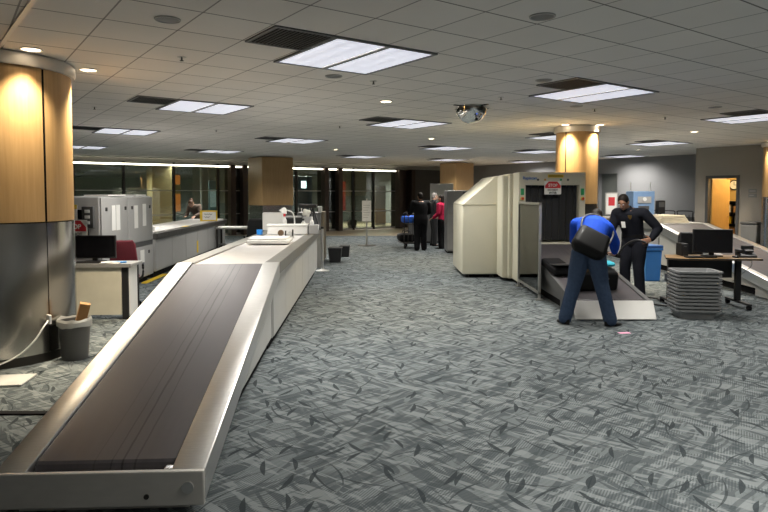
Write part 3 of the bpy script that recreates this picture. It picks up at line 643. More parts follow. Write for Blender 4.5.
# grey machine cabinet at far end
gc=thing('machine_cabinet','grey metal cabinet with railed top beyond the counter end','cabinet',(-1.78,15.4,0),R(2))
MB().box(-.36,.22,-.3,.5,.05,1.24,.015).build('body',mgrey,gc); MB().box(.224,.30,-.25,.5,.05,1.26,.01).build('side_panel',mat('bronze_panel',(.30,.25,.18),.4,.6),gc); MB().box(-.34,.2,-.26,.46,0,.05).build('plinth',blackm,gc)
r=MB()
for x in (-.33,-.06,.2): r.cyl((x,-.26,1.23),(x,-.26,1.37),.012,seg=8).cyl((x,.44,1.23),(x,.44,1.37),.012,seg=8)
r.cyl((-.33,-.26,1.37),(.2,-.26,1.37),.012,seg=8).cyl((-.33,.44,1.37),(.2,.44,1.37),.012,seg=8).build('guard_rail',chrome,gc)
MB().box(.15,.24,-.3,-.2,1.24,1.4,.01).build('white_post',white,gc)
# stanchion
def stanchion(label,loc,h=.98):
    t=thing('stanchion',label,'stanchion',loc); MB().lathe([(.001,.0),(.15,0),(.15,.012),(.06,.03),(.03,.05)],seg=32).build('base',steel,t); MB().cyl((0,0,.03),(0,0,h-.05),.027).build('post',steel,t); MB().cyl((0,0,h-.05),(0,0,h),.033,seg=20).build('cap',darksteel,t)
    return t
stanchion('silver barrier post standing at the far end of the counter',(-1.36,13.55,0))
def wbin(label,loc,w,h):
    t=thing('waste_bin',label,'bin',loc); b=MB(); b.box(-w/2,w/2,-w*.4,w*.4,0,h,.02,taper=.8).build('body',black,t); MB().tube([(-w/2,-w*.4,h),(w/2,-w*.4,h),(w/2,w*.4,h),(-w/2,w*.4,h)],.014,closed=True,sub=0).build('rim',dgrey,t)
wbin('black waste bin beside the barrier post, nearer of two',(-1.22,15.3,0),.34,.36); wbin('black waste bin behind the nearer one, farther of two',(-1.06,16.6,0),.28,.30)
# sign stand
ss=thing('sign_stand','white notice sheet on a steel floor stand in the far aisle','sign stand',(-.57,20.2,0),R(-6))
MB().lathe([(.001,0),(.30,0),(.30,.015),(.05,.03)],seg=32).build('base',darksteel,ss); MB().cyl((0,0,.02),(0,0,.85),.03).cyl((0,.02,.8),(0,.02,1.55),.02).build('post',steel2,ss); MB().box(-.15,.15,-.02,.0,.80,1.48,.004).build('sheet',mat('grey_sheet',(.5,.5,.48),.6),ss)
b=MB()
for k in range(6): b.box(-.11,.11-.03*(k%3),-.0225,-.02,1.32-.08*k,1.335-.08*k)
b.build('print_lines',mgrey,ss)
# ------------------------------------------------------------------ cream scanner
XO=V((3.1,11.33,0)); xs=thing('baggage_scanner','big cream baggage scanner with black curtain and stop sign in the middle','scanner',XO)
def xb(x0,x1,y0,y1,z0,z1,b,name,m): return MB().box(x0,x1,y0,y1,z0,z1,b,seg=3).build(name,m,xs)
b=MB(); b.box(-.62,-.49,0,.55,.06,2.10,.02,seg=3).box(.49,.61,0,.55,.06,2.10,.02,seg=3).box(-.60,.59,.002,.56,1.86,2.098,.012,seg=3).box(-.60,.6,.02,.54,.10,.80,.01); b.build('front_collar',cream,xs)
xb(-.70,.50,.5,1.2,.06,2.09,.03,'middle_collar',cream)
xb(-.82,.50,.58,1.1,.06,2.07,.05,'middle_collar',cream)
MB().prism([(-1.52,.07),(.46,.07),(.46,2.06),(-.86,2.06),(-1.52,1.50)],'y',1.08,2.7,.035,3).build('main_housing',cream,xs)
MB().box(-1.525,-.84,1.074,2.69,1.475,1.485).build('seam',mat('seam_line',(.35,.33,.26),.6),xs)  # thin joint line in a darker cream
xb(-1.35,.4,1.2,2.6,0,.07,0,'plinth',blackm); xb(-.58,.56,.05,1.1,0,.07,0,'plinth',blackm)
for x in (-1.4,-.9): MB().cyl((x,1.2,0),(x,1.2,.07),.04,seg=14).build('foot',black,xs)
b=MB()
for k in range(15): b.box(-.488+k*.0652,-.488+k*.0652+.063,.14+.008*(k%2),.146+.008*(k%2),.84,1.87)
b.build('curtain',mat('black_curtain',(.014,.014,.014),.5),xs,smooth=False)
for x in (-.655,.545):
    pass
for x in (-.555,.55):
    xb(x-.03,x+.03,-.012,.004,1.68,1.80,.004,'green_label',green)
    e=xb(x-.028,x+.028,-.03,.002,1.585,1.645,.004,'button_box',yellow); MB().cyl((x,-.03,1.615),(x,-.06,1.615),.022,seg=16).build('emergency_button',red,e)
for k,(x,m) in enumerate(((-.27,dgrey),(-.14,mat('amber',(.6,.3,.05),.4)),(.15,green),(.28,dgrey))): MB().cyl((x,.004,1.96),(x,-.012,1.96),.02,seg=14).build('indicator_light',m,xs)
xb(-.09,.20,-.004,.003,2.0,2.055,0,'yellow_label',yellow)
b=MB()
for k in range(2): b.box(-.07,.18,-.006,-.004,2.017+.018*k,2.024+.018*k)
b.build('label_print',black,xs)
text('lettering','Rapiscan',.075,mat('logo_blue',(.03,.15,.5),.4),xs,(-.42,-.003,1.99),UPR)
stop_sign('red and white stop do not enter sign on the cream scanner',(3.10+.0,11.315,1.69),0,.31,.245)
# infeed ramp of that scanner
b=ramp('conveyor_ramp','low conveyor ramp with black belt in front of the cream scanner',(3.66,8.33,0),0,1.09,2.9,.245,.80,.07,.16,.05,panelm=dgrey)
for c in b.children:
    if c.name.startswith('end_plate'):
        c.data.materials.clear(); c.data.materials.append(mat('satin_aluminium',(.62,.61,.58),.5,.35,.1,4))
        for v in c.data.vertices:
            if v.co.z<.12: v.co.y-=.12; v.co.z-=.045
    if c.name.startswith('side_rail'): c.data.materials.clear(); c.data.materials.append(dgrey)
# glass screen
gs=thing('glass_screen','steel framed dark glass screen standing in front of the cream scanner','screen',(2.475,9.72,0))
f=MB()
f.box(-.02,.02,0,.035,.03,1.56,.004).box(-.02,.02,1.50,1.54,.03,1.56,.004).box(-.02,.02,0,1.54,1.52,1.56,.004).box(-.02,.02,0,1.54,.10,.14,.004).build('frame',steel2,gs)
MB().box(-.005,.005,.04,1.5,.14,1.52).build('pane',glass_mat('tinted_glass',(.30,.32,.31),.04),gs,smooth=False)
for y in (.02,1.52): MB().box(-.06,.06,y-.03,y+.03,0,.03,.004).build('foot',steel2,gs)
# grey cabinet left of scanner in distance
gk=thing('tall_cabinet','tall grey cabinet standing behind the left side of the cream scanner','cabinet',(2.1,17.6,0))
MB().box(-.30,.6,0,.8,.05,1.80,.015).build('body',mgrey,gk); MB().box(-.29,.14,-.02,0,.08,1.1,.006).build('door',mgrey,gk); MB().box(-.29,.14,-.02,0,1.12,1.78,.006).build('door',mgrey,gk); MB().box(.15,.59,-.02,0,.08,1.78,.006).build('door',dgrey,gk); MB().box(-.28,.58,.02,.78,0,.05).build('plinth',blackm,gk)
# ------------------------------------------------------------------ stacked grey bins
b=MB(); W,D,H=.545,.42,.13
def rr(w,d,r,z,n=5):
    out=[]
    for cx,cy,a0 in ((w/2-r,d/2-r,0),(-w/2+r,d/2-r,PI/2),(-w/2+r,-d/2+r,PI),(w/2-r,-d/2+r,1.5*PI)):
        for k in range(n): a=a0+PI/2*k/(n-1); out.append((cx+r*math.cos(a),cy+r*math.sin(a),z))
    return out
loops=[rr(W-.10,D-.10,.05,0),rr(W-.02,D-.02,.06,H-.03),rr(W-.02,D-.02,.06,H-.028),rr(W+.045,D+.045,.07,H-.026),rr(W+.05,D+.05,.07,H),rr(W-.025,D-.025,.06,H),rr(W-.11,D-.11,.05,.008)]
vv=[[b.b.verts.new(p) for p in l] for l in loops]
for A,B in zip(vv,vv[1:]):
    for k in range(len(A)): b.b.faces.new((A[k],A[(k+1)%len(A)],B[(k+1)%len(A)],B[k]))
b.b.faces.new(vv[0]); b.b.faces.new(vv[-1])
bin0=b.build('tray_bin',binm); NB=12
ordn=['lowest, resting on the carpet','second from the floor','third from the floor','fourth from the floor','fifth from the floor','sixth from the floor','sixth from the top','fifth from the top','fourth from the top','third from the top','second from the top','topmost, open and empty']
for k in range(NB):
    o=bin0 if k==0 else bin0.copy()
    if k: COL.objects.link(o)
    o.location=(4.28+.004*math.sin(k*3),8.44+.004*math.cos(k*2),.002+k*.0475); o.rotation_euler=(0,0,R(-6)+.012*math.sin(k*5))
    tag(o,'grey plastic tray bin in the tall stack, '+ordn[k],'bin','stacked grey tray bins')
# ------------------------------------------------------------------ right desk
rd=thing('desk','wheeled computer desk with oak top behind the stacked grey bins','desk',(4.87,9.25,0),R(-3))
MB().prism([(-.66,-.16),(-.45,-.30),(.66,-.30),(.70,.30),(-.50,.30)],'z',.725,.755,.004).build('desktop',desktop,rd)
MB().prism([(-.665,-.162),(-.452,-.306),(.664,-.306),(.706,.306),(-.504,.306)],'z',.730,.750).build('edge_band',black,rd,smooth=False)
MB().box(-.5,.44,.12,.14,.42,.725).build('modesty_panel',black,rd)
for x in (-.52,.48):
    l=MB().box(x-.04,x+.04,.0,.06,.09,.725,.005).build('leg',black,rd); MB().box(x-.03,x+.03,-.34,.34,.065,.095,.006).build('foot_bar',black,l)
    for y in (-.31,.31): MB().cyl((x-.025,y,.034),(x+.025,y,.034),.034,seg=16).box(x-.02,x+.02,y-.015,y+.015,.03,.07).build('caster',blackm,l)
monitor('black monitor on the oak topped desk at right',(4.98,9.30,.757),R(-8),.57,.36)
tag(MB().box(-.22,.22,-.07,.07,0,.02,.005).build('keyboard',black,loc=(4.70,9.10,.757),rot=(0,0,.1)),'black keyboard left of monitor on the oak desk','keyboard')
tag(MB().box(-.03,.03,-.05,.05,0,.03,.012).build('mouse',black,loc=(5.2,9.06,.757)),'black computer mouse beside monitor foot on the oak desk','mouse')
ph=thing('desk_phone','black desk phone at right end of the oak desk','phone',(5.40,9.16,.757),R(-10))
MB().prism([(-.1,0),(.1,0),(.1,.09),(-.1,.03)],'x',-.11,.13,.006).build('body',black,ph); MB().box(-.12,-.06,-.1,.1,.07,.12,.02).build('handset',black,ph); MB().box(.0,.11,-.02,.06,.085,.11,.004,rot=(.3,0,0)).build('display',dgrey,ph)
MB().box(-.03,.14,.06,.1,.08,.17,.01).build('back_rest',black,ph)
tw=thing('computer_box','small black computer box at left end of the oak desk','computer',(4.58,9.42,.757)); MB().box(-.05,.05,-.1,.1,0,.19,.01).build('body',black,tw); MB().box(-.02,.02,-.103,-.1,.14,.155).build('vent_slot',dgrey,tw)
tag(MB().tube([(5.50,9.3,.757),(5.62,9.35,.62),(5.47,9.4,.45),(5.36,9.42,.35)],.006).build('cable',lgrey),'thin grey cable hanging off right end of the oak desk','cable')
tag(MB().tube([(3.9,10.2,.012),(4.4,9.9,.012),(4.35,9.5,.012),(4.55,8.9,.012),(4.1,9.4,.012),(3.85,9.9,.012)],.012).build('floor_cable',black),'black cable looping on carpet under the oak desk','cable')
tag(MB().box(-.07,.07,-.035,.035,0,.003).build('paper_slip',mat('pink_paper',(.75,.35,.5),.8),loc=(2.94,7.45,.001),rot=(0,0,.15)),'small pink paper slip on the carpet in front of the man','paper')
# ------------------------------------------------------------------ right conveyor
ramp('conveyor_ramp','long steel conveyor ramp coming down at the right picture edge',(7.35,9.5,0),R(.5),1.22,4.3,.27,1.04,.14,.17,.10)
rc=thing('conveyor_counter','conveyor counter at right behind the officer, continuing the right ramp','counter',(7.31,13.82,0),R(.5))
MB().box(-1.22,0,.004,4.6,.9,1.04,.008).build('top',steel2,rc); MB().box(-1.12,-.1,.004,4.5,.12,.9).build('carcass',lgrey,rc,smooth=False); MB().box(-1.05,-.15,.02,4.4,0,.12).build('kick_plate',blackm,rc,smooth=False)
for k in range(4): MB().box(-1.132,-1.12,.02+k*1.12,1.12+k*1.12,.14,.88,.004).build('panel',lgrey,rc)
b=MB(); random.seed(5)
for k in range(5): b.box(-.42+.03*k,.40-.03*k,-.3,.3,.035*k,.035*k+.03,.004,rot=(0,0,random.uniform(-.12,.12)))
tag(b.build('paper_stack',mat('buff_paper',(.6,.55,.44),.8),loc=(6.55,14.3,1.042),rot=(0,0,.2)),'pile of buff papers on the counter behind the officer','papers')
sb=thing('storage_bin','blue plastic bin on the floor beside the officer','bin',(5.22,12.1,0),R(8))
MB().box(-.17,.17,-.2,.2,0,.598,.02,taper=.9).build('body',blue,sb); MB().box(-.185,.185,-.215,.215,.60,.645,.008).build('rim',blue,sb); MB().box(-.185,.185,-.215,.215,.646,.70,.012).build('lid',mat('dark_blue',(.02,.08,.25),.5),sb)
eq=thing('equipment_stack','small dark equipment crates on the floor behind the oak desk','crate',(5.75,11.9,0),R(5)); 
MB().box(-.2,.25,-.2,.2,.0,.14,.01).build('lower_crate',dgrey,eq); MB().box(-.16,.2,-.17,.17,.142,.26,.01).build('upper_crate',mgrey,eq)
# blue machine
bm=thing('blue_machine','pale blue control cabinet standing behind the officer','cabinet',(7.86,18.6,0),R(4))
MB().box(-.33,.33,0,.5,.04,1.78,.01).build('body',mat('pale_blue_enamel',(.20,.32,.52),.45),bm); MB().box(-.30,.30,.02,.48,0,.04).build('plinth',blackm,bm)
MB().box(-.20,.22,-.025,0,1.42,1.62,.006).build('control_panel',lgrey,bm); MB().cyl((.0,-.025,1.54),(.0,-.05,1.54),.06,seg=20).build('dial',white,bm); MB().box(-.18,.16,-.02,.0,1.22,1.34,.006).build('slot',dgrey,bm)
for x in (-.31,.31): MB().cyl((x,.25,1.78),(x,.25,2.05),.012,seg=8).build('antenna',steel2,bm)
bp=thing('pay_phone','black box phone on a post right of the blue cabinet','phone',(8.42,18.75,0)); MB().box(-.03,.03,-.03,.03,0,1.1).build('post',black,bp); MB().box(-.11,.11,-.1,.1,1.1,1.5,.015).build('body',black,bp); MB().box(-.08,.08,-.11,-.1,1.3,1.45).build('display',dgrey,bp)
ps=thing('poster_stand','framed red and white poster on a stand beside the scanner column','sign',(6.98,18.9,0),R(-4))
MB().box(-.19,.19,-.015,.015,1.05,1.74,.006).build('frame',steel2,ps); MB().box(-.16,.16,-.018,-.015,1.08,1.71).build('sheet',paper,ps); MB().box(-.09,.10,-.02,-.018,1.34,1.6).build('red_panel',red,ps); MB().cyl((0,.0,.02),(0,0,1.05),.025).build('post',steel2,ps); MB().lathe([(.001,0),(.22,0),(.22,.02),(.03,.03)],seg=28).build('base',darksteel,ps)
# luggage carts nested along the wall
def cart(label,loc,rz,group=None):
    t=thing('luggage_cart',label,'cart',loc,rz,group)
    MB().box(-.27,.27,-.35,.45,.16,.19,.006).build('platform',darksteel,t)
    b=MB()
    for x in (-.26,.26): b.cyl((x,-.34,.17),(x,-.40,1.05),.017,seg=8)
    for z in (.45,.75): b.cyl((-.26,-.36,z),(.26,-.36,z),.012,seg=8)
    
    for x in (-.13,0,.13): b.cyl((x,-.35,.2),(x,-.385,1.0),.010,seg=6)
    b.build('back_frame',darksteel,t); MB().tube([(-.26,-.40,1.04),(-.24,-.42,1.12),(.24,-.42,1.12),(.26,-.40,1.04)],.02,sub=3).build('handle',black,t)
    MB().box(-.22,.22,-.38,-.20,.78,.80).box(-.22,.22,-.21,-.20,.78,.92).build('basket',dgrey,t)
    for x,y in ((-.22,-.3),(.22,-.3),(0,.4)): MB().cyl((x-.02,y,.07),(x+.02,y,.07),.07,seg=16).box(x-.015,x+.015,y-.02,y+.02,.06,.17).build('wheel',blackm,t)
    return t
c0=cart('nearest luggage cart of the row parked along the right wall',uv(UR-.62,10.35),TH-PI/2,'luggage carts parked along the wall')
names=['second nearest','third nearest','farthest but one','farthest']
for k in range(1,5):
    dup(c0,uv(UR-.62,10.35+.62*k),None,names[k-1]+' luggage cart of the row parked along the right wall')
# office: clock, shelf, door sign
ck=thing('wall_clock','round clock on the yellow office wall through the door','clock',uv(UJ+1.598,9.36,1.98),TH-PI/2)
MB().cyl((0,-.03,0),(0,0,0),.16,seg=36).build('rim',black,ck); MB().cyl((0,-.034,0),(0,-.031,0),.13,seg=36).build('face',paper,ck); MB().box(-.006,.006,-.037,-.035,0,.1).box(0,.12,-.037,-.035,-.006,.006).build('hands',black,ck)
sf=thing('shelf_unit','dark shelf unit with supplies inside the office door','shelf',uv(UJ+1.44,9.26),TH-PI/2)
b=MB(); b.box(-.4,.4,-.15,.15,0,.04)
for z in (.4,.75,1.1,1.45): b.box(-.4,.4,-.15,.15,z,z+.025)
b.box(-.42,-.39,-.15,.15,0,1.47).box(.39,.42,-.15,.15,0,1.47).box(-.4,.4,.13,.15,0,1.47); b.build('rack',black,sf,smooth=False)
sx=M.Rotation(TH-PI/2,3,'Z')
for k,(x,z,w,h,m,lab) in enumerate(((-.2,1.125,.2,.24,white,'white canister on upper office shelf'),(.12,1.125,.22,.2,card,'brown box on upper office shelf'),(-.2,.775,.24,.22,yellow,'yellow box on middle office shelf'),(.15,.775,.2,.25,mgrey,'grey box on middle office shelf'),(-.1,.425,.3,.25,card,'brown box on lower office shelf'))):
    tag(MB().box(-w/2,w/2,-.1,.1,0,h,.008).build('supply_box',m,loc=uv(UJ+1.44,9.26)+sx@V((x,-.02,z+.001)),rot=(0,0,TH-PI/2)),lab,'box','supplies on the office shelf')
dsg=thing('door_sign','small grey room sign on the wall right of the office door','sign',uv(UJ-.001,8.12,1.72),TH-PI/2)
MB().box(-.11,.11,-.012,0,.01,.12,.003).box(-.11,.11,-.012,0,-.12,-.01,.003).build('plate',mgrey,dsg); b=MB(); b.box(-.08,.08,-.014,-.012,.05,.075).box(-.08,.04,-.014,-.012,-.07,-.05).build('print_lines',lgrey,dsg)
wb=thing('waste_bin','grey waste bin below the door sign at the far right wall','bin',uv(UJ-.27,8.0),TH); MB().box(-.22,.22,-.22,.22,0,.85,.03,taper=.85).build('body',mgrey,wb); MB().box(-.23,.23,-.23,.23,.851,.93,.03).build('lid',dgrey,wb)
# ------------------------------------------------------------------ lobby behind the glass
def lp_(px,v): 
    u=gu(px,v); return uv(u,v)
def lobby(name,lab,cat,px,w,z0,z1,m,v,extra=None,dep=.25):
    o=MB().box(-w/2,w/2,-dep/2,dep/2,z0,z1,.01).build(name,m,loc=lp_(px,v),rot=(0,0,TH)); return tag(o,lab,cat)
lobby('column','tan wood column seen behind the left glass','column',161,1.0,-.015,CE-.03,wood,29,dep=.9)
lobby('column','slim pale column behind the glass over the yellow sign','column',204.5,.30,-.015,CE-.03,mat('pale_column',(.5,.45,.43),.6),26.5)
bn=thing('banner','tall orange red banner behind the glass left of the pale column','banner',lp_(178,26.5),TH)
MB().box(-.11,.11,-.01,.01,.95,2.5).build('sheet',emit('orange_glow',(1,.30,.06),.55,(.8,.25,.07)),bn); MB().box(-.12,.12,-.013,.013,1.7,2.1).build('yellow_patch',mat('amber_print',(.85,.6,.3),.6),bn); MB().cyl((0,.03,0),(0,.03,2.3),.015,seg=8).build('pole',darksteel,bn)  # sheet has a faint orange glow put into its material
bn2=thing('banner','tall red banner behind the dark portal in the far aisle','banner',lp_(342,25.6),TH); MB().box(-.2,.2,-.01,.01,.9,2.3).build('sheet',emit('red_glow',(1,.06,.03),.22,(.35,.03,.02)),bn2); MB().cyl((0,.03,0),(0,.03,2.35),.015,seg=8).build('pole',darksteel,bn2)  # weak red glow put into the sheet material
bn3=thing('banner','tall dark blue banner behind glass left of the square pier','banner',lp_(237,26.2),TH); MB().box(-.17,.17,-.01,.01,1.5,2.75).build('sheet',mat('navy_print',(.01,.04,.16),.6),bn3); MB().cyl((0,.03,0),(0,.03,2.8),.015,seg=8).build('pole',darksteel,bn3)
kg=thing('kiosk','blue grey lit kiosk behind the glass right of the square pier','kiosk',lp_(302,28),TH); MB().box(-.5,.5,-.2,.2,0,2.6,.02).build('body',mat('kiosk_blue',(.10,.14,.20),.5),kg); MB().box(-.14,.14,-.215,-.2,2.0,2.35,.01).build('lamp',emit('cool_lamp',(.85,.93,1),6),kg)
kt=thing('kiosk','teal glass kiosk behind the glass at the yellow sign','kiosk',lp_(213,27.5),TH); MB().box(-.25,.25,-.2,.2,0,2.3,.02).build('body',mat('teal_grey',(.14,.22,.24),.5),kt); MB().box(-.2,.2,-.21,-.2,1.1,1.9).build('screen',emit('teal_screen',(.3,.5,.52),.25),kt)
ld=thing('lobby_door','pale lobby door standing open behind the glass at aisle end','door',lp_(380,27.5),TH); MB().box(-.35,.35,-.04,.04,0,2.15,.006).build('leaf',mat('pale_door',(.42,.36,.27),.6),ld); MB().box(-.35,.35,-.05,-.04,.1,.9).build('kick_plate',mat('orange_wood',(.55,.33,.15),.5),ld)
random.seed(11)
pl=thing('potted_plant','dark potted tree behind the glass at end of the aisle','plant',lp_(352,26.0),TH); MB().lathe([(.001,0),(.2,0),(.26,.4),(.23,.4),(.2,.05)],seg=24).build('pot',darksteel,pl); MB().cyl((0,0,.05),(0,0,.9),.03,.02,seg=10).build('trunk',mat('bark',(.05,.035,.02),.9),pl)
b=MB()
for k in range(140):
    a=random.uniform(0,2*PI); r=random.uniform(0,.38); z=random.uniform(.45,1.35); c=V((r*math.cos(a),r*math.sin(a),z)); d=V((math.cos(a),math.sin(a),random.uniform(-.4,.5))).normalized(); s=d.cross(V((0,0,1))).normalized()*.035; n=s.cross(d)*.1
    p=[c-d*.09,c+s+n,c+d*.1,c-s+n]; b.b.faces.new([b.b.verts.new(q) for q in p])
b.build('foliage',mat('dark_leaf',(.012,.02,.012),.7),pl)
fd=thing('information_desk','low grey counter in the distance beside the luggage cart','counter',(1.45,21.6,0)); MB().box(-.6,.5,-.3,.3,.05,1.0,.01).build('body',dgrey,fd); MB().box(-.65,.55,-.34,.34,1.0,1.04,.006).build('top',lgrey,fd); MB().box(-.58,.48,-.27,.27,0,.05).build('plinth',blackm,fd)
ppl=thing('wall_panel','pale lit doorway panel behind the grey haired man','door',(2.25,24.0,0),R(-8)); MB().box(-.45,.45,-.03,.03,0,2.1,.006).build('leaf',mat('pale_panel',(.5,.48,.42),.6),ppl); MB().cyl((.36,-.03,1.0),(.36,-.09,1.0),.03,seg=14).build('knob',chrome,ppl)
# ------------------------------------------------------------------ people
def nrm(v): return V(v).normalized()
def hand(b,w,d,side,scale=1,curl=.5,palm=None):
    """w wrist, d direction, side = sideways axis of the palm"""
    d=nrm(d); s=nrm(V(side)-d*V(side).dot(d)); n=d.cross(s)
    pc=V(w)+d*.05*scale
    b.ell(pc,(.001+.04*scale,)*3,sub=1) if False else None
    b.limb([V(w),V(w)+d*.04*scale+s*.02,V(w)+d*.085*scale+s*.024],[.026,.021,.017]); b.limb([V(w),V(w)+d*.04*scale-s*.018,V(w)+d*.08*scale-s*.026],[.026,.021,.017]); b.limb([V(w),V(w)+d*.085*scale],[.026,.019])
    for k,(o,l) in enumerate(((-.033,.062),(-.011,.078),(.011,.085),(.033,.072))):
        p0=V(w)+d*.085*scale+s*o; p1=p0+(d+s*o*4).normalized()*l*.45*scale+n*.012*curl; p2=p1+(d-(-n)*curl).normalized()*l*.35*scale; p3=p2+(d*.5+n*curl*1.6).normalized()*l*.25*scale
        b.limb([p0,p1,p2,p3],[.0105,.0098,.009,.0078])
    t0=V(w)+d*.03*scale+s*.028; t1=t0+(d*.6+s*.8).normalized()*.04*scale; t2=t1+(d*.9+s*.3+n*.3).normalized()*.035*scale
    b.limb([t0,t1,t2],[.014,.0115,.0095])
def person(label,loc,rz,J,upm,lowm,shoem,skinm,hm,long_coat=False,bun=False,sc=1.0,female=False,short_sleeve=False,gt=1.0,gl=1.0):
    t=thing('person',label,'person',loc,rz); t.scale=(sc,)*3
    P={k:V(v) for k,v in J.items()}
    hipL=P['pelvis']+V((-.09,0,-.03)); hipR=P['pelvis']+V((.09,0,-.03))
    lx=(P['shR']-P['shL']).normalized(); lh=V((1,0,0)) if 'hipaxis' not in P else P['hipaxis'].normalized()
    hipL=P['pelvis']-lh*.09+V((0,0,-.03)); hipR=P['pelvis']+lh*.09+V((0,0,-.03))
    def torso(off):
        a=P['pelvis'];w=P['waist'];c=P['chest'];n=P['neck']
        def fr(x,up): up=nrm(up); x=nrm(V(x)-up*V(x).dot(up)); return x,up.cross(x)
        r=[]
        for pt,ax,up,rx,ry in ((a+(a-w).normalized()*.10,lh,w-a,.12,.09),(a,lh,w-a,.168,.115),(a.lerp(w,.6),lh,w-a,.155,.108),(w,lh.lerp(lx,.5),c-a,.148,.10),(w.lerp(c,.5),lx,c-w,.160,.112),(c,lx,n-w,.178,.118),(c.lerp(n,.5),lx,n-c,.178,.105),(c.lerp(n,.78),lx,n-c,.14,.085),(n,lx,n-c,.065,.062)):
            x,y=fr(ax,up); r.append((pt,x,y,rx*gt+off,ry*gt+off))
        return r
    hd=P['head']; hdir=nrm(P.get('look',V((0,1,0)))); hx=hdir.cross(V((0,0,1))).normalized(); hu=hx.cross(hdir)
    def hp(x,y,z): return hd+hx*x+hdir*y+hu*z
    HR=M((hx,hdir,hu)).transposed().to_euler()
    body=MB(); body.loft(torso(0))
    body.limb([P['neck']+(P['chest']-P['neck'])*.2,P['neck'],hp(0,-.02,-.06)],[.062,.055,.055])
    body.ell(hp(0,-.012,.025),(.074,.092,.092),HR); body.ell(hp(0,.018,-.045),(.058,.068,.075),HR); body.ell(hp(0,.045,-.088),(.032,.032,.028),HR,sub=2)
    body.limb([hp(0,.083,.015),hp(0,.102,-.022)],[.010,.016]); body.limb([hp(-.022,.082,-.058),hp(.022,.082,-.058)],[.008,.008])
    for s in (-1,1): body.ell(hp(s*.078,-.012,-.01),(.012,.02,.032),HR,sub=2)
    for s,k in ((-1,'L'),(1,'R')):
        hip=hipL if s<0 else hipR; kn=P['kn'+k]; an=P['an'+k]; td=nrm(P['toe'+k])
        body.limb([hip,hip.lerp(kn,.5),kn,kn.lerp(an,.35),an],[.088*gl,.075*gl,.056*gl,.058*gl,.04])
        body.limb([an,an+V((0,0,-.045))-td*.02,],[.04,.036]); body.limb([an+V((0,0,-.055)),an+V((0,0,-.072))+td*.10],[.03,.018])
        sh=P['sh'+k]; el=P['el'+k]; wr=P['wr'+k]
        body.limb([P['chest'].lerp(P['neck'],.5)+lx*s*.1,sh,sh.lerp(el,.5),el,el.lerp(wr,.35),wr],[.075,.06,.05,.042,.042,.03])
        hdv=P.get('hd'+k,wr-el); hand(body,wr,hdv,P.get('side'+k,lx*-s),1,.5)
    bo=body.build('body',skinm,t,remesh=.0085,smit=2)
    # clothing
    up=MB(); tr=torso(.016)
    if long_coat: tr=[(P['pelvis']+V((0,0,-.16)),lh,V((0,1,0)),.20,.15)]+tr[1:]
    up.loft(tr[:-1]+[(P['neck']+(P['chest']-P['neck'])*.10,tr[-1][1],tr[-1][2],.088,.084),(P['neck']+(hp(0,-.02,-.06)-P['neck'])*.35,tr[-1][1],tr[-1][2],.074,.072)])
    for s,k in ((-1,'L'),(1,'R')):
        sh=P['sh'+k]; el=P['el'+k]; wr=P['wr'+k]
        if short_sleeve: up.limb([P['chest'].lerp(P['neck'],.5)+lx*s*.1,sh,sh.lerp(el,.7)],[.09,.077,.068])
        else: up.limb([P['chest'].lerp(P['neck'],.5)+lx*s*.1,sh,sh.lerp(el,.5),el,el.lerp(wr,.5),wr.lerp(el,.06)],[.09*gt,.08*gt,.073*gt,.065*gt,.06*gt,.048])
    up.build('jacket' if not short_sleeve else 'shirt',upm,t,remesh=.012,smit=3)
    lo=MB(); lo.loft([(c,x,y,rx+.012,ry+.012) for c,x,y,rx,ry in torso(0)[:4]])
    for s,k in ((-1,'L'),(1,'R')):
        hip=hipL if s<0 else hipR; kn=P['kn'+k]; an=P['an'+k]
        lo.limb([hip,hip.lerp(kn,.5),kn,kn.lerp(an,.5),an+V((0,0,-.02))],[.108*gl,.096*gl,.078*gl,.074*gl,.072*gl])
    lo.build('trousers',lowm,t,remesh=.012,smit=3)
    for k in 'LR':
        an=P['an'+k]; td=nrm(P['toe'+k]); sd=td.cross(V((0,0,1)))
        so=MB(); so.loft([(an+V((0,0,-.02))-td*.035,sd,td,.045,.05),(an+V((0,0,-.05))-td*.02,sd,td,.048,.065),(an+V((0,0,-.072))+td*.045,sd,td,.05,.135),(an+V((0,0,-.092))+td*.05,sd,td,.052,.145)])
        so.build('shoe',shoem,t,remesh=.01,smit=1)
    h=MB(); h.ell(hp(0,-.024,.038),(.083,.094,.094),HR); h.ell(hp(0,-.055,-.015),(.074,.058,.075),HR)
    if bun: h.ell(hp(0,-.10,.09),(.055,.055,.055),HR)
    if female: h.ell(hp(0,-.06,-.08),(.085,.05,.11),HR)
    h.build('hair',hm,t,remesh=.012,smit=1)
    for s in (-1,1): 
        e=MB().ell(hp(s*.031,.078,.012),(.013,.010,.009),HR,sub=2).build('eye',paper,t); MB().ell(hp(s*.031,.0855,.012),(.006,.004,.006),HR,sub=2).build('iris',black,e)
        MB().limb([hp(s*.016,.088,.034),hp(s*.048,.080,.036)],[.005,.004]).build('eyebrow',hm,t)
    MB().ell(hp(0,.088,-.058),(.022,.006,.006),HR,sub=2).build('mouth',mat('lip',(.25,.09,.07),.5),t)
    return t,hp
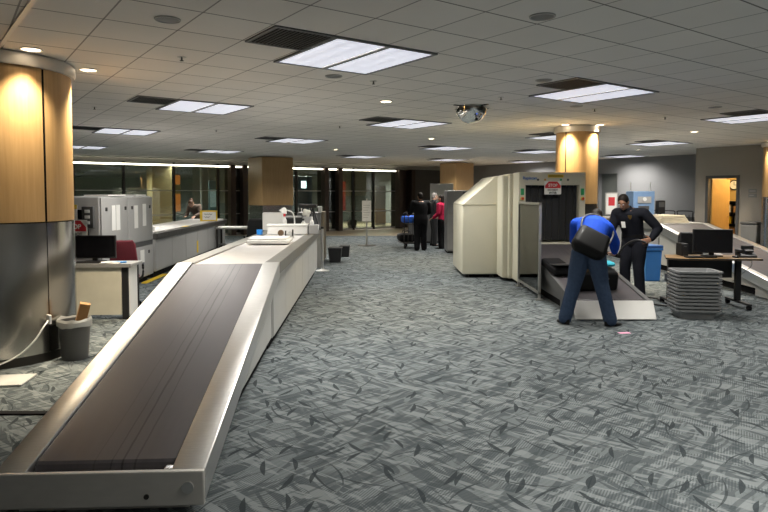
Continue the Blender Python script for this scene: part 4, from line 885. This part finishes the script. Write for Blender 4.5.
# man in the blue shirt, bending over the ramp, seen from behind
Jm=dict(pelvis=(-.02,-.03,.95),waist=(.03,.06,1.07),chest=(.13,.25,1.25),neck=(.20,.40,1.325),head=(.26,.51,1.36),look=(.45,.62,-.70),hipaxis=(.95,-.30,-.04),
 shL=(-.05,.40,1.28),shR=(.31,.23,1.24),elL=(.0,.62,1.04),wrL=(.18,.74,.86),elR=(.45,.32,1.04),wrR=(.52,.50,.89),hdL=(.3,.6,-.6),hdR=(0,.8,-.5),sideL=(1,.2,0),sideR=(-1,.2,.1),
 knL=(-.20,-.03,.52),anL=(-.33,-.08,.10),toeL=(-.25,1,0),knR=(.13,-.10,.52),anR=(.21,-.22,.10),toeR=(.85,.35,0))
mn,hpm=person('man in blue shirt and jeans bending over the ramp with a black bag',(2.70,8.06,0),0,Jm,royal,denim,leather,skin2,hairm,gt=1.12,gl=1.22)
# messenger bag on his back (held by him, a thing of its own)
mb=thing('shoulder_bag','black shoulder bag slung across the back of the bending man','bag',(2.74,8.10,0))
b=MB().box(-.235,.235,-.10,.10,-.20,.20,.085,seg=5)
for v in b.b.verts: v.co.x*=1-.35*(v.co.z+.2); v.co.z+=-.05*(1-(v.co.x/.22)**2); v.co.y+=.012*noise.noise(v.co*9)
bg=b.build('body',leather,mb,loc=(-.03,-.085,1.08),rot=(R(-42),R(26),R(-14)))
b=MB().box(-.17,.17,-.02,.02,-.11,.10,.019,seg=3).build('flap',black,mb,loc=(-.05,-.165,1.10),rot=(R(-42),R(26),R(-14)))
MB().tube([(-.14,.0,1.22),(-.08,.14,1.36),(.02,.25,1.415),(.14,.29,1.415),(.27,.26,1.35),(.33,.12,1.18),(.18,-.06,.99)],.013).build('strap',mat('grey_strap',(.07,.07,.07),.6),mb)
# officer
Jo=dict(pelvis=(0,0,.94),waist=(0,.05,1.08),chest=(0,.13,1.30),neck=(.01,.22,1.465),head=(.02,.315,1.565),look=(-.12,.80,-.62),
 shL=(-.225,.13,1.40),shR=(.225,.16,1.39),elL=(-.40,.0,1.16),wrL=(-.36,.14,.99),elR=(.27,.22,1.12),wrR=(.22,.46,1.06),hdL=(.3,.8,-.2),hdR=(-.1,.9,-.1),sideL=(0,0,1),sideR=(0,0,1),
 knL=(-.11,.05,.51),anL=(-.12,.0,.10),toeL=(-.3,1,0),knR=(.12,.06,.51),anR=(.13,.02,.10),toeR=(.3,1,0))
OF=V((4.06,9.95,0)); ORZ=R(128)
of,hpo=person('officer in dark navy uniform with a badge, looking down beside ramp',OF,ORZ,Jo,navy,navy,leather,skin,hairm,gt=1.08,gl=1.12)
MB().prism([(-.03,.03),(.03,.03),(.028,-.01),(0,-.04),(-.028,-.01)],'y',-.004,.004,.002).build('badge',gold,of,loc=(-.10,.318,1.335),rot=(R(-20),0,R(18)))
MB().box(-.035,.035,-.003,.003,-.05,.05,.002).build('identity_card',paper,of,loc=(.03,.283,1.21),rot=(R(-14),0,0))
MB().ell((-.315,.11,1.345),(.015,.035,.04),sub=2).build('shoulder_patch',mat('patch_grey',(.35,.36,.4),.7),of)
b=MB(); Pp=[V(q) for q in ((0,.04,1.045),)]
b=MB().loft([((0,.025,1.0),V((1,0,0)),V((0,1,0)),.19,.138),((0,.03,1.05),V((1,0,0)),V((0,1,0)),.188,.136)]); b.build('duty_belt',leather,of)
MB().box(-.215,-.165,-.06,.06,.86,1.04,.015).build('holster',black,of); MB().box(.165,.205,-.03,.05,.93,1.06,.012).build('radio',black,of)
def ow(p): return OF+M.Rotation(ORZ,3,'Z')@V(p)
tag(MB().tube([ow((-.34,.25,.94)),ow((-.24,.28,.98)),ow((-.12,.30,.95)),ow((0,.33,.85)),ow((.08,.33,.72))],.017).build('handle_strap',black),'black curved strap held in the left hand of the officer','strap')
tag(MB().box(-.035,.035,-.003,.003,-.06,.06,.001).build('paper_slip',mat('pale_slip',(.75,.68,.72),.7),loc=ow((.19,.585,1.05)),rot=(.3,.2,.4)),'pale paper slip held between the officer and the man','paper')
# far group
Js=dict(pelvis=(0,0,.94),waist=(0,0,1.08),chest=(0,.02,1.30),neck=(0,.02,1.49),head=(0,.05,1.62),look=(0,1,-.1),
 shL=(-.21,.02,1.42),shR=(.21,.02,1.42),elL=(-.26,.02,1.13),wrL=(-.25,.2,1.0),elR=(.26,.02,1.13),wrR=(.25,.2,1.0),hdL=(0,.9,-.3),hdR=(0,.9,-.3),sideL=(1,0,0),sideR=(-1,0,0),
 knL=(-.1,.03,.51),anL=(-.11,.0,.10),toeL=(-.15,1,0),knR=(.1,.02,.51),anR=(.11,.0,.10),toeR=(.15,1,0))
Jp=dict(Js); Jp.update(elL=(-.30,.10,1.16),wrL=(-.24,.36,1.09),elR=(.30,.10,1.16),wrR=(.24,.36,1.09))
person('person in long black coat pushing a luggage cart, seen from behind',(1.10,18.45,0),R(14),Jp,blackm,blackm,leather,skin,hairm,long_coat=True,gt=1.28,gl=1.25)
person('grey haired man in dark suit standing beside the person in black coat',(1.62,20.1,0),R(-75),Js,black,black,leather,skin2,hairg,sc=1.0)
person('woman in red top and black trousers beside the tall grey cabinet',(1.80,19.0,0),R(60),Js,redcloth,blackm,leather,skin,hairm,female=True,sc=.96)
Jg=dict(Js); Jg.update(waist=(0,.06,1.06),chest=(0,.22,1.22),neck=(0,.35,1.33),head=(0,.44,1.38),look=(0,.7,-.7),shL=(-.17,.24,1.30),shR=(.17,.24,1.30),elL=(-.24,.3,1.04),wrL=(-.16,.48,.98),elR=(.24,.3,1.04),wrR=(.16,.48,.98))
person('brown haired woman bending forward behind the yellow framed sign',(-6.12,20.3,0),R(165),Jg,mat('brown_cloth',(.10,.07,.05),.8),dgrey,leather,skin2,hairb,bun=True)
# luggage cart with bags in the distance
cart('luggage cart loaded with bags, pushed by the person in black coat',(.80,19.35,0),R(12))
def duffel(lab,loc,rz,s,m):
    t=thing('duffel_bag',lab,'bag',loc,rz); b=MB().box(-.3*s,.3*s,-.16*s,.16*s,0,.30*s,.09*s,seg=4)
    for v in b.b.verts: v.co+=V((0,0,.02*noise.noise(v.co*7)))
    b.build('body',m,t); MB().tube([(-.14*s,-.1*s,.27*s),(-.10*s,-.1*s,.40*s),(.10*s,-.1*s,.40*s),(.14*s,-.1*s,.27*s)],.012).build('handle',black,t); return t
duffel('bright blue bag on top of the luggage cart in the aisle',(.76,19.10,.805),R(12),.75,mat('bag_blue',(.02,.12,.6),.6))
duffel('black bag low on the luggage cart, under the blue bag',(.72,19.38,.195),R(12),.8,blackm)
duffel('black bag lying at the front of the luggage cart platform',(.68,19.68,.195),R(8),.85,black)
# bags on the scanner ramp
su=thing('suitcase','black suitcase standing on the ramp between the man and the officer','suitcase',(3.06,8.92,0.345),R(3))
su.rotation_euler=(R(10.8),0,R(3))
MB().box(-.34,.28,-.2,.2,.0,.28,.05,seg=3).build('shell',leather,su); MB().tube([(-.1,-.2,.2),(-.09,-.24,.2),(.09,-.24,.2),(.1,-.2,.2)],.012).build('handle',black,su); MB().box(-.342,.282,-.01,.01,.02,.27).build('zip',dgrey,su)
b=MB(); random.seed(4)
for k in range(9): b.ell((random.uniform(-.16,.16),random.uniform(-.08,.08),.03+random.uniform(0,.03)),(.07,.06,.04),rot=(random.random(),0,random.random()*3),sub=2)
tag(b.build('folded_clothes',teal,loc=(2.90,8.80,.655),rot=(R(10.8),0,0),remesh=.015),'bright teal clothes heaped on top of the black suitcase','clothes')
tag(MB().box(-.06,.06,-.08,.08,0,.06,.03,seg=3).build('pouch',teal,loc=(3.27,8.9,.66),rot=(R(10.8),0,.3)),'small teal pouch on the right of the black suitcase','pouch')
fb=thing('garment_bag','black folded bag lying at left side of the scanner ramp','bag',(2.68,9.6,.497)); fb.rotation_euler=(R(10.8),0,R(8))
MB().box(-.13,.2,-.28,.3,0,.13,.05,seg=3).build('body',blackm,fb); MB().box(-.11,.18,-.3,.05,.13,.15,.008,rot=(R(-14),0,0)).build('flap',black,fb)
# ------------------------------------------------------------------ light and camera
def plight(loc,e,col,size=.25,name='bulb'):
    l=bpy.data.lights.new(name,'POINT'); l.energy=e; l.color=col; l.shadow_soft_size=size; o=bpy.data.objects.new(name,l); COL.objects.link(o); o.location=loc
plight(uv(UJ+.9,8.2,2.6),110,(1,.75,.38),.15,'office_bulb')
for k,px in enumerate((110,190,300,370)):  # lamps added to brighten the lobby behind the glass
    t=thing('ceiling_light',('added fill light behind the far left of glass','added fill light behind the glass over the yellow sign','added fill light behind the glass at the square pier','added fill light behind the glass at the aisle end')[k],'light',lp_(px,28.5)+V((0,0,CE-.021)),TH)
    MB().box(-.8,.8,-.12,.12,-.05,0,.005).build('housing',lgrey,t)
    l=bpy.data.lights.new('lobby_fill','AREA'); l.shape='RECTANGLE'; l.size=1.5; l.size_y=.2; l.energy=330; l.color=(1,.93,.8) if k>1 else (.85,.95,1); l.spread=R(150)
    q=bpy.data.objects.new('lobby_fill',l); COL.objects.link(q); q.parent=t; q.location=(0,0,-.053)
w=bpy.data.worlds.new('world'); S.world=w; w.use_nodes=True; w.node_tree.nodes['Background'].inputs[0].default_value=(.5,.5,.55,1); w.node_tree.nodes['Background'].inputs[1].default_value=.02
cam=bpy.data.cameras.new('camera'); cam.sensor_width=36; cam.lens=36*615/768; cam.shift_y=-32/768; cam.clip_end=200
co=bpy.data.objects.new('camera',cam); COL.objects.link(co); co.location=(0,0,1.7); co.rotation_euler=(R(90-2.8),0,0); S.camera=co
S.view_settings.view_transform='Standard'; S.view_settings.look='None'; S.view_settings.gamma=1; S.view_settings.use_curve_mapping=False; S.view_settings.exposure=0
try:
    S.cycles.use_denoising=True; S.cycles.max_bounces=10; S.cycles.transparent_max_bounces=12
except Exception: pass
